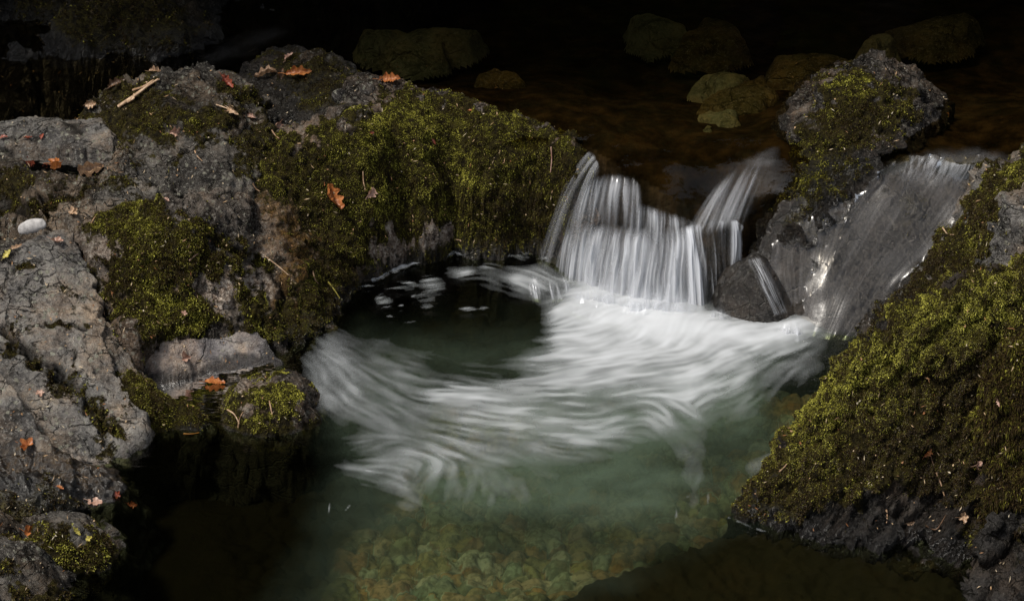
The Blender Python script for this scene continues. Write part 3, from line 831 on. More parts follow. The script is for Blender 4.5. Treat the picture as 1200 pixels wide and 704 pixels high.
def tube(pts, radii, k=9):
    pts = np.asarray(pts, float)
    vv, ff = [], []
    for i, p in enumerate(pts):
        d = pts[min(i + 1, len(pts) - 1)] - pts[max(i - 1, 0)]
        d /= np.linalg.norm(d) + 1e-9
        a = np.cross(d, [0.31, .2, .93] if abs(d[2]) < .9 else [1, 0, 0])
        a /= np.linalg.norm(a)
        b = np.cross(d, a)
        for j in range(k):
            th = 2 * math.pi * j / k
            vv.append(p + radii[i] * (a * math.cos(th) + b * math.sin(th)))
    for i in range(len(pts) - 1):
        for j in range(k):
            ff.append([i * k + j, i * k + (j + 1) % k, (i + 1) * k + (j + 1) % k, (i + 1) * k + j])
    return np.array(vv), np.array(ff)


def crown_cloud(centers, n, size):
    c = np.asarray(centers)
    k = RNG.integers(0, len(c), n)
    p = c[k, :3] + RNG.normal(0, .42, (n, 3)) * c[k, 3:4]
    a = RNG.normal(size=(n, 3))
    a /= np.linalg.norm(a, axis=1)[:, None]
    b = np.cross(a, RNG.normal(size=(n, 3)))
    b /= np.linalg.norm(b, axis=1)[:, None]
    L = size * RNG.uniform(.6, 1.4, (n, 1))
    v = np.stack([p - a * L, p + b * L * .45, p + a * L, p - b * L * .45], 1).reshape(-1, 3)
    return v, np.arange(4 * n).reshape(-1, 4)


def tree(x, y, z, h, lean, label):
    base = np.array([x, y, z])
    top = base + np.array([lean[0], lean[1], h])
    pts = [base + (top - base) * u + np.array([math.sin(u * 5 + x), math.cos(u * 4 + y), 0]) * .08 * u for u in np.linspace(0, 1, 10)]
    v, f = tube(pts, np.linspace(.16, .03, 10))
    e = bpy.data.objects.new('tree', None)
    COL.objects.link(e)
    e.location = base
    tag(e, label, 'tree', 'unseen trees on the far bank')
    allv, allf, cs = [v], [f], []
    for j in range(9):
        u = .35 + .065 * j
        s0 = base + (top - base) * u
        th = j * 2.4 + x
        ln = (1.7 - 1.1 * u) * RNG.uniform(.8, 1.2) * h / 6
        en = s0 + np.array([math.cos(th) * ln, math.sin(th) * ln - .3, .35 * ln])
        bv, bf = tube([s0, (s0 + en) / 2 + [0, 0, .1], en], [.05, .035, .01], 6)
        allf.append(bf + sum(len(q) for q in allv))
        allv.append(bv)
        for q in (.45, .75, 1.0):
            c = s0 + (en - s0) * q
            cs.append([*c, .55 + .3 * RNG.random()])
    cs.append([*top, .7])
    make_mesh('trunk', np.concatenate(allv), np.concatenate(allf), M['bark'], parent=e, origin=base)
    v, f = crown_cloud(cs, 2600, .11)
    make_mesh('crown', v, f, M['leaf'], parent=e, origin=base, smooth=False)


TREES = [(-2.6, 2.9, .5, 4.6, (.4, -1.7)), (-1.1, 3.0, .5, 5.0, (.2, -1.7)), (1.9, 3.0, .5, 5.0, (-.1, -1.8)), (3.3, 3.0, .5, 4.8, (-.2, -1.7)), (-4.2, 3.0, .6, 5.0, (.3, -1.7)), (-3.6, 3.2, 1.0, 6.5, (.3, -1.2)), (-1.9, 3.6, 1.0, 7.5, (.2, -1.5)), (-.3, 3.3, .6, 7.0, (-.1, -1.3)), (1.3, 3.7, 1.0, 7.5, (.2, -1.3)), (2.9, 3.2, .7, 6.5, (-.3, -1.2)), (4.6, 3.9, 1.2, 7.0, (-.5, -.9)), (-5.2, 4.0, 1.3, 7.0, (.6, -.9)),
         (-2.8, 5.6, 3.0, 7.5, (0, -.6)), (.4, 5.8, 3.0, 8, (0, -.6)), (3.4, 5.6, 3.0, 7.5, (0, -.6))]
for tr in TREES:
    tree(*tr, 'unseen leafy tree leaning out from the far bank to shade the stream')

# ------------------------------------------------------------------ water
def water_material(name, tint, milkcol, gloss_rough=.03, bump=.25, scale=(5, 11, 5), deep=None):
    t = NT(name)
    tr = t.n('BsdfTransparent')
    tr.inputs['Color'].default_value = (*tint, 1)
    df = t.n('BsdfDiffuse')
    t.set(df.inputs['Color'], milkcol)
    body = t.shader_mix(t.attr('milk'), tr.outputs[0], df.outputs[0])
    gl = t.n('BsdfGlossy')
    gl.inputs['Roughness'].default_value = gloss_rough
    gl.inputs['Color'].default_value = (1, 1, 1, 1)
    nr = t.bump(t.noise(1, 3, .5, t.pos(scale)), bump, .02)
    t.set(gl.inputs['Normal'], nr)
    fr = t.n('Fresnel')
    fr.inputs['IOR'].default_value = 1.33
    t.set(fr.inputs['Normal'], nr)
    return t.done(t.shader_mix(fr.outputs[0], body, gl.outputs[0]))


M['pool'] = water_material('pool_water', (.72, .77, .57), (.050, .070, .048), .13, .30)
M['stream'] = water_material('stream_water', (.60, .54, .38), (.16, .16, .165), .05, .3, (5, 9, 5))

# pool
res = .014
x0, x1, y0, y1 = -3.4, 3.4, -3.0, .62
nx, ny = int((x1 - x0) / res), int((y1 - y0) / res)
gx, gy = np.meshgrid(np.linspace(x0, x1, nx), np.linspace(y0, y1, ny))
gx, gy = gx.ravel(), gy.ravel()
p3 = np.stack([gx, gy, 0 * gx], 1)
keep = gy < lip_y(gx) + .06
f, used = grid_faces(nx, ny, keep)
gx, gy, p3 = gx[used], gy[used], p3[used]
px, py = proj(p3)
nz = fbm(p3, 5, 4)
milk = mask([([(330, 720), (375, 640), (400, 560), (400, 480), (430, 400), (640, 380), (950, 380), (1000, 440), (940, 560), (800, 630), (700, 680), (600, 720)], .34, 44),
             ([(470, 540), (600, 520), (760, 520), (830, 560), (760, 620), (600, 610), (500, 600)], .8, 30), ([(560, 470), (940, 400), (900, 500), (700, 560)], .9, 40), ([(380, 630), (760, 590), (620, 720), (330, 720)], .30, 30)], px, py, 30, nz, 14)
milk *= 1 - .5 * mask([([(440, 320), (650, 335), (640, 400), (520, 400), (430, 390)], 1, 20), ([(480, 425), (600, 430), (600, 450), (520, 455)], .7, 12)], px, py, 15, nz, 8)
milk *= 1 - .75 * mask([([(890, 430), (950, 398), (1020, 395), (1000, 480), (900, 500)], 1, 22)], px, py, 20, nz, 10)
milk *= 1 - .40 * mask([([(330, 615), (500, 610), (780, 600), (640, 730), (300, 730)], 1, 26)], px, py, 20, nz, 16)
milk *= .9 + .35 * fbm(p3 * [1, 1.6, 1], 7, 4)
amp = .002 + .003 * sstep(120, -60, np.hypot(px - 780, (py - 400) * 1.6) - 120)
pz = amp * fbm(p3 * [1, 1.3, 1], 7, 3)
tag(make_mesh('pool_water', np.stack([gx, gy, pz], 1), f, M['pool'], dict(milk=np.clip(milk, 0, 1))), kind='structure')

# upper stream
res = .018
x0, x1, y0, y1 = -3.5, 3.5, .02, 3.2
nx, ny = int((x1 - x0) / res), int((y1 - y0) / res)
gx, gy = np.meshgrid(np.linspace(x0, x1, nx), np.linspace(y0, y1, ny))
gx, gy = gx.ravel(), gy.ravel()
keep = (gy > lip_y(gx) - .012) & ((gx > -.2) | (gy > .55))
f, used = grid_faces(nx, ny, keep)
gx, gy = gx[used], gy[used]
z = tps(UPC, gx, gy)
v = np.stack([gx, gy, z], 1)
v[:, 2] += .003 * fbm(v * [1, 1.5, 1], 6, 3)
px, py = proj(v)
nz = fbm(v * [1, 1, 1], 14, 3)
milk = mask([([(795, 268), (822, 228), (860, 198), (906, 180), (905, 215), (888, 240), (872, 262)], .03, 10), ([(876, 190), (890, 182), (908, 177), (906, 190), (884, 194)], .25, 6), ([(1070, 186), (1100, 180), (1160, 180), (1190, 190), (1150, 205), (1080, 205)], .3, 8), ([(235, 78), (262, 55), (300, 40), (330, 38), (280, 62)], .10, 10)], px, py, 8, nz, 5)  # the pale patch at the right lip paints in sky reflection
st = fbm(np.stack([px * .02, py * .10 + px * .06, 0 * px], 1), 1, 3)
milk *= .75 + .5 * st
tag(make_mesh('stream_water', v, f, M['stream'], dict(milk=np.clip(milk, 0, 1))), kind='structure')

# rock pools in the left outcrop
def puddle_sheet(poly, zz):
    pw = np.array([P(a, b, zz) for a, b in poly])
    c = pw.mean(0)
    vv = np.concatenate([[c], pw])
    n = len(pw)
    ff = np.array([[0, 1 + k, 1 + (k + 1) % n] for k in range(n)])
    tag(make_mesh('puddle_water', vv, ff, M['stream'], dict(milk=np.zeros(len(vv)))), kind='structure')


puddle_sheet([(10, 168), (140, 168), (150, 200), (60, 216), (10, 208)], .476)
puddle_sheet([(165, 430), (320, 425), (330, 450), (290, 490), (250, 496), (170, 450)], .022)

# ------------------------------------------------------------------ foam on the pool, combed along the eddy
res = .0052
x0, x1, y0, y1 = -1.25, 1.5, -1.55, .42
nx, ny = int((x1 - x0) / res), int((y1 - y0) / res)
gx, gy = np.meshgrid(np.linspace(x0, x1, nx), np.linspace(y0, y1, ny))
FL = [(900, 390, 850, 400), (930, 400, 860, 450), (880, 450, 820, 480), (940, 440, 900, 490), (800, 380, 780, 410), (740, 370, 700, 390), (690, 350, 650, 360), (640, 345, 610, 325), (620, 340, 570, 325), (600, 355, 560, 365), (750, 440, 690, 450),
      (620, 446, 520, 440), (560, 470, 480, 468), (640, 480, 560, 478), (600, 425, 540, 418), (420, 400, 480, 418), (390, 398, 440, 420), (375, 405, 412, 438), (360, 425, 395, 470), (385, 450, 425, 490), (440, 420, 500, 445), (420, 480, 470, 505), (430, 450, 470, 480), (480, 500, 560, 520),
      (600, 510, 680, 515), (560, 530, 620, 545), (340, 535, 400, 535), (400, 530, 440, 520), (350, 545, 420, 565), (430, 575, 485, 592), (520, 560, 500, 590), (560, 560, 555, 590), (610, 565, 625, 590), (660, 550, 720, 560), (700, 500, 770, 490), (760, 480, 800, 510),
      (800, 510, 825, 545), (820, 540, 805, 590), (790, 545, 800, 590), (870, 560, 930, 545), (860, 600, 900, 585), (700, 600, 780, 600), (460, 352, 490, 345), (500, 335, 560, 325), (450, 340, 500, 330), (440, 385, 500, 382), (560, 400, 620, 400), (700, 415, 640, 420), (820, 430, 750, 440)]
a = np.array([P(q[0], q[1], 0)[:2] for q in FL])
b = np.array([P(q[2], q[3], 0)[:2] for q in FL])
mid, dv = (a + b) / 2, b - a
th2 = 2 * np.arctan2(dv[:, 1], dv[:, 0])
C2, S2 = 0, 0
for k in range(len(FL)):
    w = 1 / ((gx - mid[k, 0]) ** 2 + (gy - mid[k, 1]) ** 2 + .004) ** 1.6
    C2 = C2 + w * math.cos(th2[k])
    S2 = S2 + w * math.sin(th2[k])
gxy = np.stack([gx.ravel(), gy.ravel(), 0 * gx.ravel()], 1)
th = .5 * np.arctan2(S2, C2) + .30 * fbm(gxy, 6, 3).reshape(gx.shape)
VX, VY = np.cos(th), np.sin(th)


def blur(a, k):
    for _ in range(k):
        a = (np.roll(a, 1, 0) + np.roll(a, -1, 0) + 2 * a) / 4
        a = (np.roll(a, 1, 1) + np.roll(a, -1, 1) + 2 * a) / 4
    return a


def lic(noise, steps):
    acc = noise.copy()
    tot = 1.0
    for sg in (1, -1):
        jx, jy = np.meshgrid(np.arange(nx, dtype=float), np.arange(ny, dtype=float))
        dx, dy = VX * sg, VY * sg
        for k in range(steps):
            jx = np.clip(jx + dx, 0, nx - 1.01)
            jy = np.clip(jy + dy, 0, ny - 1.01)
            ix, iy = (jx + .5).astype(int), (jy + .5).astype(int)
            w = .5 + .5 * math.cos(math.pi * k / steps)
            acc += w * noise[iy, ix]
            tot += w
            vx, vy = VX[iy, ix], VY[iy, ix]
            s = np.sign(vx * dx + vy * dy) + 1e-9
            dx, dy = vx * s, vy * s
    acc /= tot
    return (acc - acc.mean()) / acc.std()


def rn(k):
    return blur(RNG.normal(size=(ny, nx)), k)


L0 = lic(rn(1), 12)
L1 = lic(rn(2), 26)
L2 = lic(rn(9), 40)
L3 = lic(rn(36), 55)
L4 = lic(rn(120), 60)
calm = sstep(-.5, .6, fbm(gxy, 5, 3, off=3.3)).reshape(gx.shape)
LIC = (.60 * L0 + .65 * L1 + .38 * L2 * (.3 + .7 * calm) + .32 * L3 + .30 * L4) * (.55 + .55 * calm)
FOAMPTS = gxy.copy()
fpx, fpy = proj(gxy)
nzf = fbm(gxy, 8, 3)
FOAM = [([(655, 338), (690, 343), (720, 352), (800, 362), (850, 382), (940, 385), (950, 396), (900, 416), (850, 420), (780, 412), (700, 400), (650, 380)], 1.9, 30),
        ([(655, 340), (720, 354), (800, 366), (940, 385), (950, 400), (900, 430), (860, 460), (780, 495), (700, 495), (630, 460), (630, 400)], .95, 44),
        ([(372, 402), (400, 392), (450, 405), (520, 418), (640, 430), (780, 430), (830, 470), (780, 515), (700, 545), (600, 552), (520, 530), (440, 515), (385, 480), (352, 440)], .36, 26),
        ([(480, 445), (700, 440), (780, 480), (700, 530), (600, 525), (520, 500)], .72, 30),
        ([(352, 430), (390, 395), (420, 405), (430, 470), (500, 510), (440, 515), (380, 485)], .52, 22),
        ([(352, 542), (375, 530), (430, 505), (520, 500), (600, 520), (610, 548), (560, 560), (490, 570), (490, 598), (470, 592), (410, 565), (365, 549)], .50, 22),
        ([(470, 560), (640, 545), (720, 560), (640, 600), (520, 605)], .24, 22),
        ([(770, 470), (830, 490), (835, 560), (812, 600), (800, 590), (800, 550), (760, 500)], .27, 18),
        ([(880, 425), (950, 390), (960, 430), (900, 480), (850, 500)], .38, 20),
        ([(600, 320), (640, 312), (672, 330), (670, 355), (640, 352), (600, 340)], .7, 14), ([(520, 322), (610, 318), (640, 350), (600, 372), (560, 350)], .26, 12),
        ([(430, 335), (500, 322), (520, 345), (480, 395), (430, 395)], .10, 14), ([(240, 525), (330, 530), (330, 545), (240, 545)], .05, 10), ([(340, 600), (380, 590), (360, 640), (320, 640)], .14, 12), ([(870, 540), (1000, 500), (960, 560), (880, 580)], .22, 15), ([(780, 600), (900, 560), (860, 650), (800, 650)], .12, 12)]
den = mask(FOAM, fpx, fpy, 20, nzf, 10)
den *= 1 - .8 * mask([([(455, 340), (560, 335), (640, 365), (640, 405), (560, 408), (470, 400)], 1, 14), ([(500, 425), (590, 428), (600, 445), (540, 452), (490, 440)], .75, 12), ([(640, 345), (668, 335), (672, 358), (650, 362)], .8, 7), ([(600, 560), (800, 545), (790, 580), (640, 600)], .4, 14)], fpx, fpy, 15, nzf, 6)
lv = LIC.ravel()
den = blur(den.reshape(ny, nx), 60).ravel() * .65 + den * .35
patch = lic(blur(RNG.normal(size=(ny, nx)), 120), 14).ravel()
curl = fbm(gxy * [1, 1.4, 1], 12, 3, .55)
lvc = np.tanh(lv * .7)
q = np.clip(den * (1 + .16 * np.tanh(patch) + .10 * curl), 0, 3)
q = q * (1 - sstep(505, 535, fpy) * (1 - sstep(325, 500, fpx + 30 * nzf)))
q = np.maximum(q - .12, 0)
haze = 1 - np.exp(-1.32 * q ** 1.3)
streak = np.clip(.46 * (lvc - .02) * np.clip(q * 2.0, 0, 1), -.34, .46)
fo = np.clip(haze + streak * (1.05 - haze * .85), 0, 1)
fo = blur(fo.reshape(ny, nx), 2).ravel()
for (cx, cy, rx, ry) in [(541, 322, 11, 6), (505, 338, 9, 7), (497, 352, 6, 5), (450, 356, 5, 5), (500, 362, 4, 3), (484, 350, 2, 2), (470, 362, 2, 2), (456, 375, 3, 2), (480, 378, 7, 2), (573, 317, 9, 3), (610, 302, 6, 4), (592, 303, 9, 2), (434, 341, 6, 2), (464, 340, 10, 3), (478, 336, 7, 2), (548, 365, 6, 2), (565, 364, 4, 2)]:
    fo = np.maximum(fo, np.clip(.16 + .26 * lv, .0, .7) * sstep(1.9, .1, np.hypot((fpx - cx + 5 * nzf) / (rx * 1.25), (fpy - cy + 3 * nzf) / ry)))
ed = line_d([(438, 332), (452, 322), (475, 313), (500, 306), (522, 301), (545, 298)], fpx, fpy + 3 * nzf)
fo = np.maximum(fo, np.clip(.55 + .7 * fbm(gxy, 38, 3), .05, .95) * sstep(4.5 + 1.5 * fbm(gxy, 25, 2), .6, ed))
ed = line_d([(545, 299), (580, 301), (610, 304), (640, 305)], fpx, fpy + 3 * nzf)
fo = np.maximum(fo, .6 * sstep(2.6, .6, ed) * sstep(-.5, .3, fbm(gxy, 14, 2)))
ed = line_d([(853, 610), (885, 623), (930, 637), (985, 657), (1010, 658)], fpx, fpy)
fo = np.maximum(fo, .22 * sstep(2.4, .3, ed) * sstep(-.6, .3, fbm(gxy, 30, 2)))
fo = np.maximum(fo, .0 * sstep(2.2, .4, line_d([(930, 402), (960, 404), (1000, 404)], fpx, fpy)))
# bubbles drifting off the foam edge
for _ in range(6):
    cx, cy = RNG.uniform(380, 860), RNG.normal(588, 20)
    fo = np.maximum(fo, RNG.uniform(.10, .40) * sstep(1.7, .2, np.hypot((fpx - cx + RNG.uniform(-1, 1) * (fpy - cy)) / RNG.uniform(1, 2.2), (fpy - cy) / RNG.uniform(1.5, 7))))
keep = fo > .02
f, used = grid_faces(nx, ny, keep)
fz = .014 + .010 * np.clip(blur(den.reshape(ny, nx), 12), 0, 1.4).ravel() * sstep(.2, 1, den) + .012 * np.exp(-((fpx - 780) / 130) ** 2 - ((fpy - 382) / 18) ** 2) + .007 * den * fbm(gxy, 6, 2)


def foam_material():
    t = NT('foam')
    tr = t.n('BsdfTransparent')
    d = t.n('BsdfDiffuse')
    a = t.attr('foam')
    t.set(d.inputs['Color'], t.mix(t.rng(a, .1, .9), (.40, .43, .44), (.63, .655, .685)))
    tl = t.n('BsdfTranslucent')
    tl.inputs['Color'].default_value = (.8, .84, .84, 1)
    return t.done(t.shader_mix(a, tr.outputs[0], t.shader_mix(.25, d.outputs[0], tl.outputs[0])))


M['foam'] = foam_material()
fv = np.stack([gxy[used, 0], gxy[used, 1], fz[used]], 1)
tag(make_mesh('foam', fv, f, M['foam'], dict(foam=np.clip(fo[used] * .96, 0, 1))), 'white foam streaked in a swirl over the dark pool', 'foam', kind='stuff')

# ------------------------------------------------------------------ falling water
def fall_material():
    t = NT('falling_water')
    tr = t.n('BsdfTransparent')
    d = t.n('BsdfDiffuse')
    d.inputs['Color'].default_value = (.74, .76, .80, 1)
    tl = t.n('BsdfTranslucent')
    tl.inputs['Color'].default_value = (.70, .73, .77, 1)
    g = t.n('BsdfGlossy')
    g.inputs['Roughness'].default_value = .22
    g.inputs['Color'].default_value = (.9, .93, 1, 1)
    s = t.shader_mix(.35, d.outputs[0], tl.outputs[0])
    s = t.shader_mix(.12, s, g.outputs[0])
    return t.done(t.shader_mix(t.attr('alpha'), tr.outputs[0], s))


M['fall'] = fall_material()
FALL = bpy.data.objects.new('waterfall', None)
COL.objects.link(FALL)
FALL.location = P(760, 362, 0)
tag(FALL, 'silky white waterfall dropping over the ledge into the pool', 'waterfall')


def resample(pts, u):
    pts = np.asarray(pts, float)
    d = np.concatenate([[0], np.cumsum(np.linalg.norm(np.diff(pts, axis=0), axis=1))])
    d /= d[-1]
    return np.stack([np.interp(u, d, pts[:, k]) for k in range(3)], 1)


def noise1(s, t, fs, ft, off, oct=4):
    return fbm(np.stack([s * fs + off, t * ft, 0 * s + off], 1), 1, oct, .6)


def curtain(name, lip, base, ns, nt, lo, hi, base_alpha, top_fade=.12, bot_fade=.0, side=.06, bulge=.03, seed=0., parent=None, mat='fall', k=.35, contrast=1.0, env=None):
    u = np.linspace(0, 1, ns)
    L = resample([pt(q) for q in lip], u)
    B = resample([pt(q) for q in base], u)
    wid = np.linalg.norm(L[-1] - L[0])
    t = np.linspace(0, 1, nt)
    U, T = np.meshgrid(u, t)
    X = L[None] * (1 - T[..., None]) + B[None] * T[..., None]
    X[..., 2] = L[None, :, 2] + (B[None, :, 2] - L[None, :, 2]) * (k * T + (1 - k) * T ** 2)
    us, ts = U.ravel(), T.ravel()
    warp = us + .012 * fbm(np.stack([us * 6, ts * 2, 0 * us + seed], 1), 1, 2)
    st = .8 * noise1(warp * wid, ts, 26, .5, seed, 3) + .5 * noise1(warp * wid, ts, 62, 1.0, seed + 5, 2) + .5 * noise1(warp * wid, ts, 9, .6, seed + 9, 2)
    v = X.reshape(-1, 3)
    nrm = np.cross(B[-1] - B[0], L.mean(0) - B.mean(0))
    nrm /= np.linalg.norm(nrm)
    if nrm[1] > 0:
        nrm = -nrm
    v = v + nrm * (bulge * np.clip(st, -1, 1.5) * np.minimum(1, ts * 3))[:, None]
    al = base_alpha + (hi - lo) * (sstep(-.7, 1.0, st * contrast) - .5) + 0
    al = np.clip(al, lo, hi)
    jag = .5 + .5 * noise1(warp * wid, ts * 0, 30, 0, seed + 21, 2)
    al *= sstep(0, top_fade, ts - .25 * top_fade * jag)
    if bot_fade:
        al *= sstep(1.0, 1 - bot_fade, ts + .2 * bot_fade * jag)
    al *= sstep(0, side, us + .02 * st) * sstep(1, 1 - side, us + .02 * st)
    if env is not None:
        al *= env(us, ts)
    f, used = grid_faces(ns, nt, np.ones(ns * nt, bool))
    p = parent or FALL
    return make_mesh(name, v, f, M[mat], dict(alpha=np.clip(al, 0, 1), milk=np.clip(al, 0, 1)), parent=p, origin=np.array(p.location))


# main curtain over the lower ledge, upper lobe above it, thin veil at the left, strands at the right
curtain('water_curtain', [(662, 268, .21), (685, 258, .27), (705, 260, .27), (745, 262, .29), (775, 264, .29), (800, 262, .30), (822, 260, .31)], [(652, 322, -.02), (672, 338, -.03), (705, 352, -.03), (735, 364, -.03), (770, 370, -.03), (800, 372, -.03), (822, 372, -.03)],
        300, 90, .08, .95, .56, top_fade=.34, bot_fade=.1, side=.05, bulge=.016, seed=1.0, contrast=.62)
curtain('water_curtain', [(668, 275, .19), (700, 270, .24), (745, 280, .25), (800, 280, .26), (830, 275, .27)], [(660, 330, -.04), (690, 350, -.04), (730, 370, -.05), (790, 376, -.05), (832, 372, -.05)],
        220, 70, .0, .8, .46, top_fade=.55, bot_fade=.1, side=.06, bulge=.02, seed=31.0, contrast=.7)
curtain('water_lobe', [(684, 214, .435), (700, 204, .455), (718, 200, .455), (742, 205, .445), (752, 215, .43)], [(662, 300, .10), (690, 308, .12), (715, 314, .12), (740, 318, .12), (756, 310, .14)],
        170, 70, .03, .75, .40, top_fade=.25, bot_fade=.6, side=.16, bulge=.016, seed=4.0, contrast=.9)
curtain('water_lobe', [(742, 232, .385), (770, 242, .355), (800, 252, .33), (815, 258, .315)], [(735, 325, .09), (765, 328, .08), (800, 328, .09), (822, 318, .12)],
        140, 50, .05, .75, .42, top_fade=.25, bot_fade=.6, side=.15, bulge=.016, seed=44.0, contrast=.9)
curtain('water_veil', [(690, 176, .46), (697, 180, .46), (702, 190, .455), (704, 200, .44)], [(626, 308, -.02), (640, 312, -.02), (655, 320, -.02), (668, 332, -.02)],
        140, 80, .03, .42, .20, top_fade=.05, side=.12, bulge=.012, seed=7.0, contrast=.9)
curtain('water_strand', [(800, 262, .312), (820, 259, .316), (845, 256, .318), (862, 256, .318), (872, 264, .30)], [(806, 370, -.03), (820, 372, -.03), (834, 366, -.03), (848, 345, .02), (868, 306, .12)],
        220, 90, .06, .95, .50, top_fade=.14, bot_fade=.06, side=.04, bulge=.022, seed=12.0, contrast=1.5)
curtain('water_film', [(850, 203, .43), (872, 188, .462), (892, 182, .475), (907, 181, .475)], [(796, 282, .28), (822, 280, .285), (848, 276, .288), (872, 274, .29)],
        160, 60, .02, .42, .18, top_fade=.4, bot_fade=.2, side=.12, bulge=.006, seed=17.0, k=.55, contrast=.9)

# water sliding over the slab on the right
slab = [r for r in ROCKS if r[0].name == 'wet_slab'][0]
ridge = [r for r in ROCKS if r[0].name == 'far_ridge'][0]
wedge = [r for r in ROCKS if r[0].name == 'wedge_stone'][0]


def bvh_of(rs):
    vv, ff, n = [], [], 0
    for _, v, f in rs:
        vv.append(v)
        ff.append(f + n)
        n += len(v)
    return BVHTree.FromPolygons(np.concatenate(vv).tolist(), np.concatenate(ff).tolist())


def hit(bvh, px, py):
    d = Vector(ray(px, py)).normalized()
    return bvh.ray_cast(Vector(CAM), d)


CASC = bpy.data.objects.new('cascade', None)
COL.objects.link(CASC)
CASC.location = P(970, 395, 0)
tag(CASC, 'smooth sheet of water sliding down the dark slab on the right', 'cascade')


def drape(name, rs, rows, ns, nt, off, lo, hi, base_alpha, parent, mat, seed, side=.08, top=.06, bot=.06):
    """a thin skin of water lying on rocks; rows = polylines across the flow, from top to bottom, as they cross the rock"""
    bvh = bvh_of(rs)
    u = np.linspace(0, 1, ns)
    rr = [resample([(x, y, 0) for x, y in r], u) for r in rows]
    tk = np.linspace(0, 1, len(rr))
    t = np.linspace(0, 1, nt)
    grid = np.zeros((nt, ns, 2))
    for c in range(2):
        arr = np.stack([r[:, c] for r in rr], 0)
        for j in range(ns):
            grid[:, j, c] = np.interp(t, tk, arr[:, j])
    for _ in range(6):
        grid[1:-1] = (grid[:-2] + 2 * grid[1:-1] + grid[2:]) / 4
    V = np.zeros((nt, ns, 3))
    ok = np.zeros((nt, ns), bool)
    for i in range(nt):
        for j in range(ns):
            h = hit(bvh, *grid[i, j])
            if h[0] is not None:
                V[i, j] = h[0] + h[1] * off
                ok[i, j] = True
    for _ in range(45):
        sm = V.copy()
        sm[1:-1, 1:-1] = (V[:-2, 1:-1] + V[2:, 1:-1] + V[1:-1, :-2] + V[1:-1, 2:]) / 4
        good = ok.copy()
        good[1:-1, 1:-1] &= ok[:-2, 1:-1] & ok[2:, 1:-1] & ok[1:-1, :-2] & ok[1:-1, 2:]
        V = np.where(good[..., None], sm, V)
    U, T = np.meshgrid(u, t)
    us, ts = U.ravel(), T.ravel()
    st = .7 * noise1(us, ts, 22, 1.2, seed, 3) + .6 * noise1(us, ts, 60, 2.4, seed + 3, 2) + .5 * noise1(us, ts, 6, 1.5, seed + 7, 2)
    al = np.clip(base_alpha + (hi - lo) * (sstep(-.8, 1, st) - .5), lo, hi) * sstep(0, side, us) * sstep(1, 1 - side, us) * sstep(0, top, ts) * sstep(1, 1 - bot, ts)
    dx = np.abs(np.diff(V, axis=0, append=V[-1:])).sum(-1) + np.abs(np.diff(V, axis=1, append=V[:, -1:])).sum(-1)
    okk = ok.ravel() & (dx.ravel() < .09)
    f, used = grid_faces(ns, nt, okk)
    return make_mesh(name, V.reshape(-1, 3)[used], f, M[mat], dict(alpha=al[used], milk=al[used], ripple=st[used]), parent=parent, origin=np.array(parent.location))


def sheet_material():
    t = NT('sliding_water')
    tr = t.n('BsdfTransparent')
    tr.inputs['Color'].default_value = (.9, .87, .82, 1)
    d = t.n('BsdfDiffuse')
    d.inputs['Color'].default_value = (.30, .29, .29, 1)
    body = t.shader_mix(t.attr('alpha'), tr.outputs[0], d.outputs[0])
    g = t.n('BsdfGlossy')
    g.inputs['Roughness'].default_value = .24
    w = t.n('TexWave')
    h = t.math('ADD', t.noise(24, 3, .6, None, 1.2), t.math('MULTIPLY', t.noise(9, 2), .8))
    nr = t.bump(t.math('ADD', t.math('MULTIPLY', t.attr('ripple'), .12), t.math('MULTIPLY', t.noise(30, 4, .65, None, 1.5), .30)), .12, .022)
    t.t.nodes.remove(w)
    t.set(g.inputs['Normal'], nr)
    fr = t.n('Fresnel')
    fr.inputs['IOR'].default_value = 1.5
    t.set(fr.inputs['Normal'], nr)
    return t.done(t.shader_mix(fr.outputs[0], body, g.outputs[0]))


M['sheet'] = sheet_material()
drape('water_sheet', [slab], [[(1042, 190), (1075, 187), (1110, 186), (1156, 188)], [(1000, 235), (1040, 232), (1085, 232), (1140, 236)], [(965, 290), (1000, 290), (1045, 288), (1100, 286)], [(945, 340), (975, 340), (1010, 338), (1052, 335)], [(938, 394), (955, 396), (980, 397), (1008, 397)]],
      110, 110, .022, .01, .12, .045, CASC, 'sheet', 2.0)
drape('water_sheet', [slab], [[(905, 285), (930, 265), (965, 240), (1000, 225)], [(900, 320), (925, 310), (955, 295), (985, 280)], [(915, 365), (930, 360), (945, 350), (965, 335)]],
      80, 60, .008, .0, .18, .05, CASC, 'sheet', 6.0)
drape('water_lip_sheen', [slab], [[(1052, 187), (1075, 186), (1110, 185), (1162, 187)], [(1048, 200), (1075, 200), (1110, 200), (1156, 203)], [(1040, 222), (1070, 222), (1105, 224), (1135, 230)]],
      90, 40, .024, .0, .5, .20, CASC, 'fall', 13.0, side=.2, top=.2, bot=.75)  # whitish skin standing in for the bluish sky reflected on the lip
drape('water_trickle', [wedge], [[(876, 305), (884, 303), (892, 302)], [(888, 335), (898, 333), (908, 331)], [(905, 372), (915, 370), (924, 368)]], 50, 60, .008, .0, .7, .25, CASC, 'fall', 9.0, side=.3)

def mist(basepts, tops, seed, hi):
    return curtain('mist', tops, basepts, 110, 40, hi * .55, hi, hi * .8, top_fade=1.25, side=.25, bulge=.01, seed=seed, k=.9, contrast=.5)


